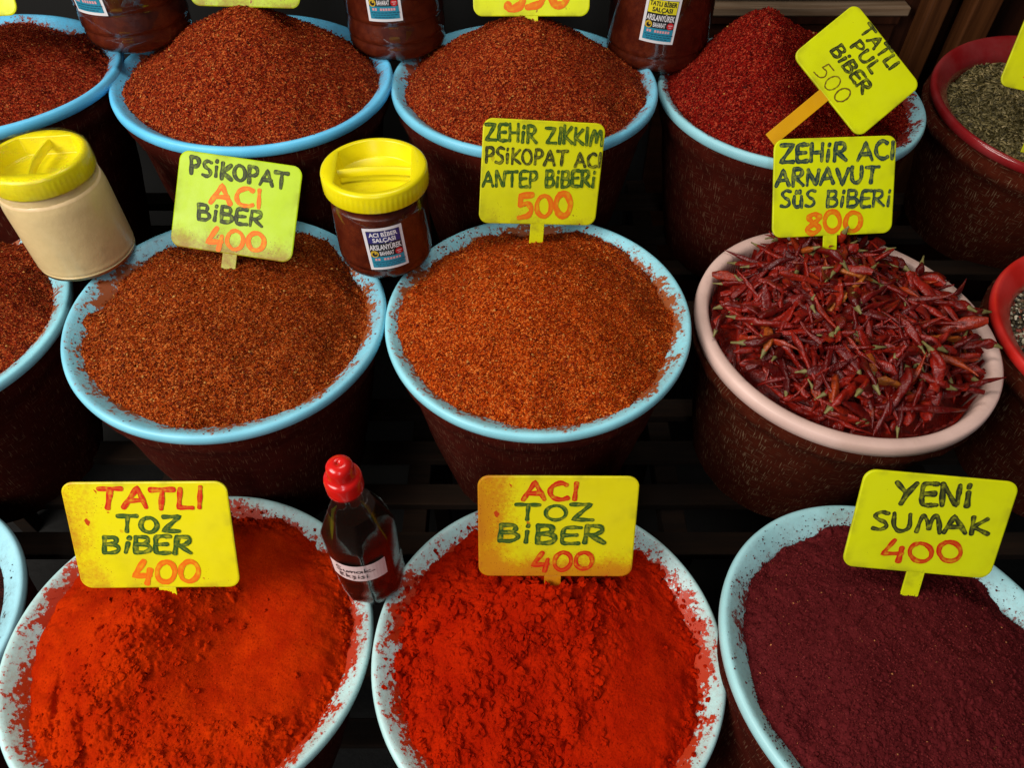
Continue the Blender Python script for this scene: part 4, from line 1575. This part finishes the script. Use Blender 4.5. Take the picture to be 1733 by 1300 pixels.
def jar(loc, ro, h, label, fill_mat, ridges=(.022,), lid_r=None, bar=0, head=None, lab=(0, .06, 0), film=False, lean=(0, 0), fill_top=None):
    root = empty('paste_jar', loc)
    root.rotation_euler = (R(lean[0]), R(lean[1]), 0)
    tag(root, label, 'jar', 'plastic jars of paste resting between the basins')
    hl = h - .030
    lid_r = lid_r or ro * 1.05
    prof = [(0, .004), (ro * .70, .002), (ro * .86, .0), (ro * .95, .006), (ro * .985, .014)]
    for rz in ridges:
        prof += [(ro * .985, rz - .006), (ro * .965, rz - .002), (ro * .972, rz), (ro, rz + .003), (ro * .992, rz + .006)]
    prof += [(ro, max(ridges) + .012), (ro, hl - .030), (ro * .985, hl - .018), (ro * .93, hl - .007), (ro * .90, hl - .001), (ro * .90, hl + .012)]
    # paste: a hair inside the shell
    ft = fill_top or hl - .012
    pin = [(max(0, r - .0012), z + .0012) for r, z in prof if z < ft - .004]
    pin += [(pin[-1][0] * .995, ft - .002), (pin[-1][0] * .9, ft), (0, ft + .001)]
    lathe_obj('paste', pin, fill_mat, root, 72)
    lathe_obj('jar_body', prof, M_NATURAL if film else M_PET, root, 96)
    jar_lid(root, hl + .001, h, lid_r, bar)
    if head is not None:
        jar_label(root, ro + .0006, lab[1], lab[0], lab[2], head)
    if film:
        fp = [(lid_r * .985, hl - .010), (lid_r * 1.0, hl - .004), (lid_r * 1.015, hl + .004), (lid_r * 1.02, hl + .012), (lid_r * 1.02, h - .008), (lid_r * 1.012, h - .001), (lid_r * .97, h + .0022), (lid_r * .8, h + .001), (lid_r * .5, h - .002), (0, h - .004)]
        lathe_obj('cling_film', fp, M_FILM, root, 120, lambda i, ph, r, z: r + (.0016 if r > .02 else 0) * (vnoise(np.cos(ph) * 6 + z * 60, np.sin(ph) * 6, 5) + vnoise(np.cos(ph) * 15, np.sin(ph) * 15 + z * 90, 6)) * (1 if r > .05 else .5),
                  lambda i, ph, r, z: z + .0022 * vnoise(np.cos(ph) * 5 + r * 70, np.sin(ph) * 5, 8))
    return root


jar((-.190, .886, CZ - .717), .0695, .152, 'yellow lidded jar of dark red paste between the two middle blue basins', M_PASTE, (.020,), .0735, 4, 0, (11, .062, 3))
jar((-.630, .862, CZ - .702), .0680, .168, 'yellow lidded jar of beige paste with cling film over its lid', M_TAHINI, (.012,), .0655, 97, None, film=True, fill_top=.130)
jar((-.600, 1.212, CZ - .530), .0820, .215, 'dark red paste jar beside the top left basin, its blue label turned away', M_PASTE, (.030, .062), None, 10, 0, (-20, .098, 0))
jar((-.197, 1.288, CZ - .578), .0830, .215, 'dark red paste jar with two ring grooves, between the two flake cones', M_PASTE, (.030, .062), None, -8, 0, (-4, .106, 2))
jar((.252, 1.292, CZ - .600), .0870, .215, 'dark red paste jar with a yellow headed label, beside the scooped crimson heap', M_PASTE, (.030,), None, 5, 1, (-10, .093, -4))

# ------------------------------------------------------------------ sauce bottle
bot = empty('sauce_bottle', (-.181, .437, CZ - .897))
bot.rotation_euler = (0, 0, R(14))
tag(bot, 'dark sauce bottle with a red cap and handwritten label between two powder basins', 'bottle')
M_LIQ = NT('dark_sour_sauce')
M_LIQ.bsdf(Base__Color=(.010, .0045, .003), Roughness=.22, Specular__IOR__Level=.3, Coat__Weight=.25, Coat__Roughness=.04)
M_LIQ = M_LIQ.m


def octo(i, ph, r, z):
    if z > .200 or r < .012:
        return np.full_like(ph, r)
    a = (ph % (PI / 4)) - PI / 8
    k = .74 if .006 < z < .195 else .4
    return r * ((1 - k) + k * math.cos(PI / 8) / np.cos(a) * 1.03)


bprof = [(0, .004), (.030, .001), (.036, .002), (.0405, .009), (.0422, .020), (.0415, .026), (.0412, .030), (.0425, .036), (.0430, .060), (.0420, .066), (.0430, .070), (.0430, .136), (.0418, .142), (.0225, .192), (.0185, .200), (.0172, .206), (.0170, .216), (.0205, .217), (.0208, .2205), (.0172, .222), (.0168, .236)]
bb = lathe_obj('bottle_body', bprof, m_thin('bottle_plastic', (.95, .95, .95), .04, .0, 40, .03, .35), bot, 64, octo)
bb.data.set_sharp_from_angle(angle=R(50))
lp = [(max(0, r - .0012), z + .001) for r, z in bprof if z < .15]
lp += [(.0275, .178), (.0265, .180), (0, .180)]
lathe_obj('sauce', lp, M_LIQ, bot, 64, octo).data.set_sharp_from_angle(angle=R(50))
M_CAP = plain('red_cap_plastic', (.62, .010, .008), .22, Specular__IOR__Level=.5)
cp = [(.0190, .219), (.0203, .220), (.0206, .224), (.0205, .238), (.0198, .2415), (.0175, .2435), (.0152, .2450), (.0147, .248), (.0148, .2555), (.0140, .2610), (.0115, .2645), (.0070, .2662), (.0022, .2664), (.0018, .2652), (0, .2650)]
lathe_obj('cap', cp, M_CAP, bot, 64)
lb = Flat()
lb.rect(-.036, .034, -.0185, .0185, 0, plain('paper_label', (.80, .60, .58), .6), 16)
lo = lb.obj('label', bot, .0434, .100, -12, -2)
pen = []
sk = [  # "Sumak" / "Ekşisi" in a quick hand
    crv((-.021, .0105), (-.026, .0115), (-.027, .0075), (-.022, .0050), (-.022, .0015), (-.028, .0015)),
    crv((-.018, .0070), (-.018, .0030), (-.0145, .0028), (-.0135, .0070), (-.0132, .0030)),
    crv((-.0115, .0028), (-.0105, .0068), (-.0085, .0066), (-.0085, .0030), (-.0065, .0068), (-.0045, .0066), (-.0042, .0030)),
    crv((.0035, .0064), (-.001, .0072), (-.0018, .0035), (.002, .0030), (.0038, .0070), (.0044, .0030)),
    crv((.0075, .0120), (.0072, .0030)), crv((.0135, .0080), (.0078, .0055), (.0120, .0032), (.0190, .0042)),
    crv((-.0190, -.0040), (-.0235, -.0030), (-.0235, -.0060), (-.0205, -.0065), (-.0240, -.0075), (-.0230, -.0105), (-.0185, -.0095)),
    crv((-.0155, -.0010), (-.0155, -.0100)), crv((-.0115, -.0050), (-.0152, -.0068), (-.0112, -.0100)),
    crv((-.0045, -.0045), (-.0080, -.0045), (-.0060, -.0072), (-.0050, -.0100), (-.0090, -.0098)), crv((-.0065, -.0112), (-.0075, -.0135)),
    crv((-.0010, -.0050), (-.0010, -.0100)), crv((-.0008, -.0022), (-.0008, -.0028)),
    crv((.0055, -.0045), (.0025, -.0046), (.0045, -.0072), (.0050, -.0098), (.0015, -.0098)),
    crv((.0090, -.0050), (.0092, -.0098)), crv((.0094, -.0022), (.0094, -.0028)),
]
pv, pf = [], []
for i, s_ in enumerate(sk):
    ribbon(s_, .00062, .0004 + .00004 * i, .00003, pv, pf)
wr = Flat()
tri = []
for f in pf:
    tri += [(f[0], f[1], f[2]), (f[0], f[2], f[3])]
wr.V = [tuple(v) for v in pv]
wr.F = tri
wr.mats = [plain('label_pen_ink', (.015, .014, .02), .5)]
wr.M = [0] * len(tri)
wr.obj('lettering', lo, .0434, .100, -12, -2)
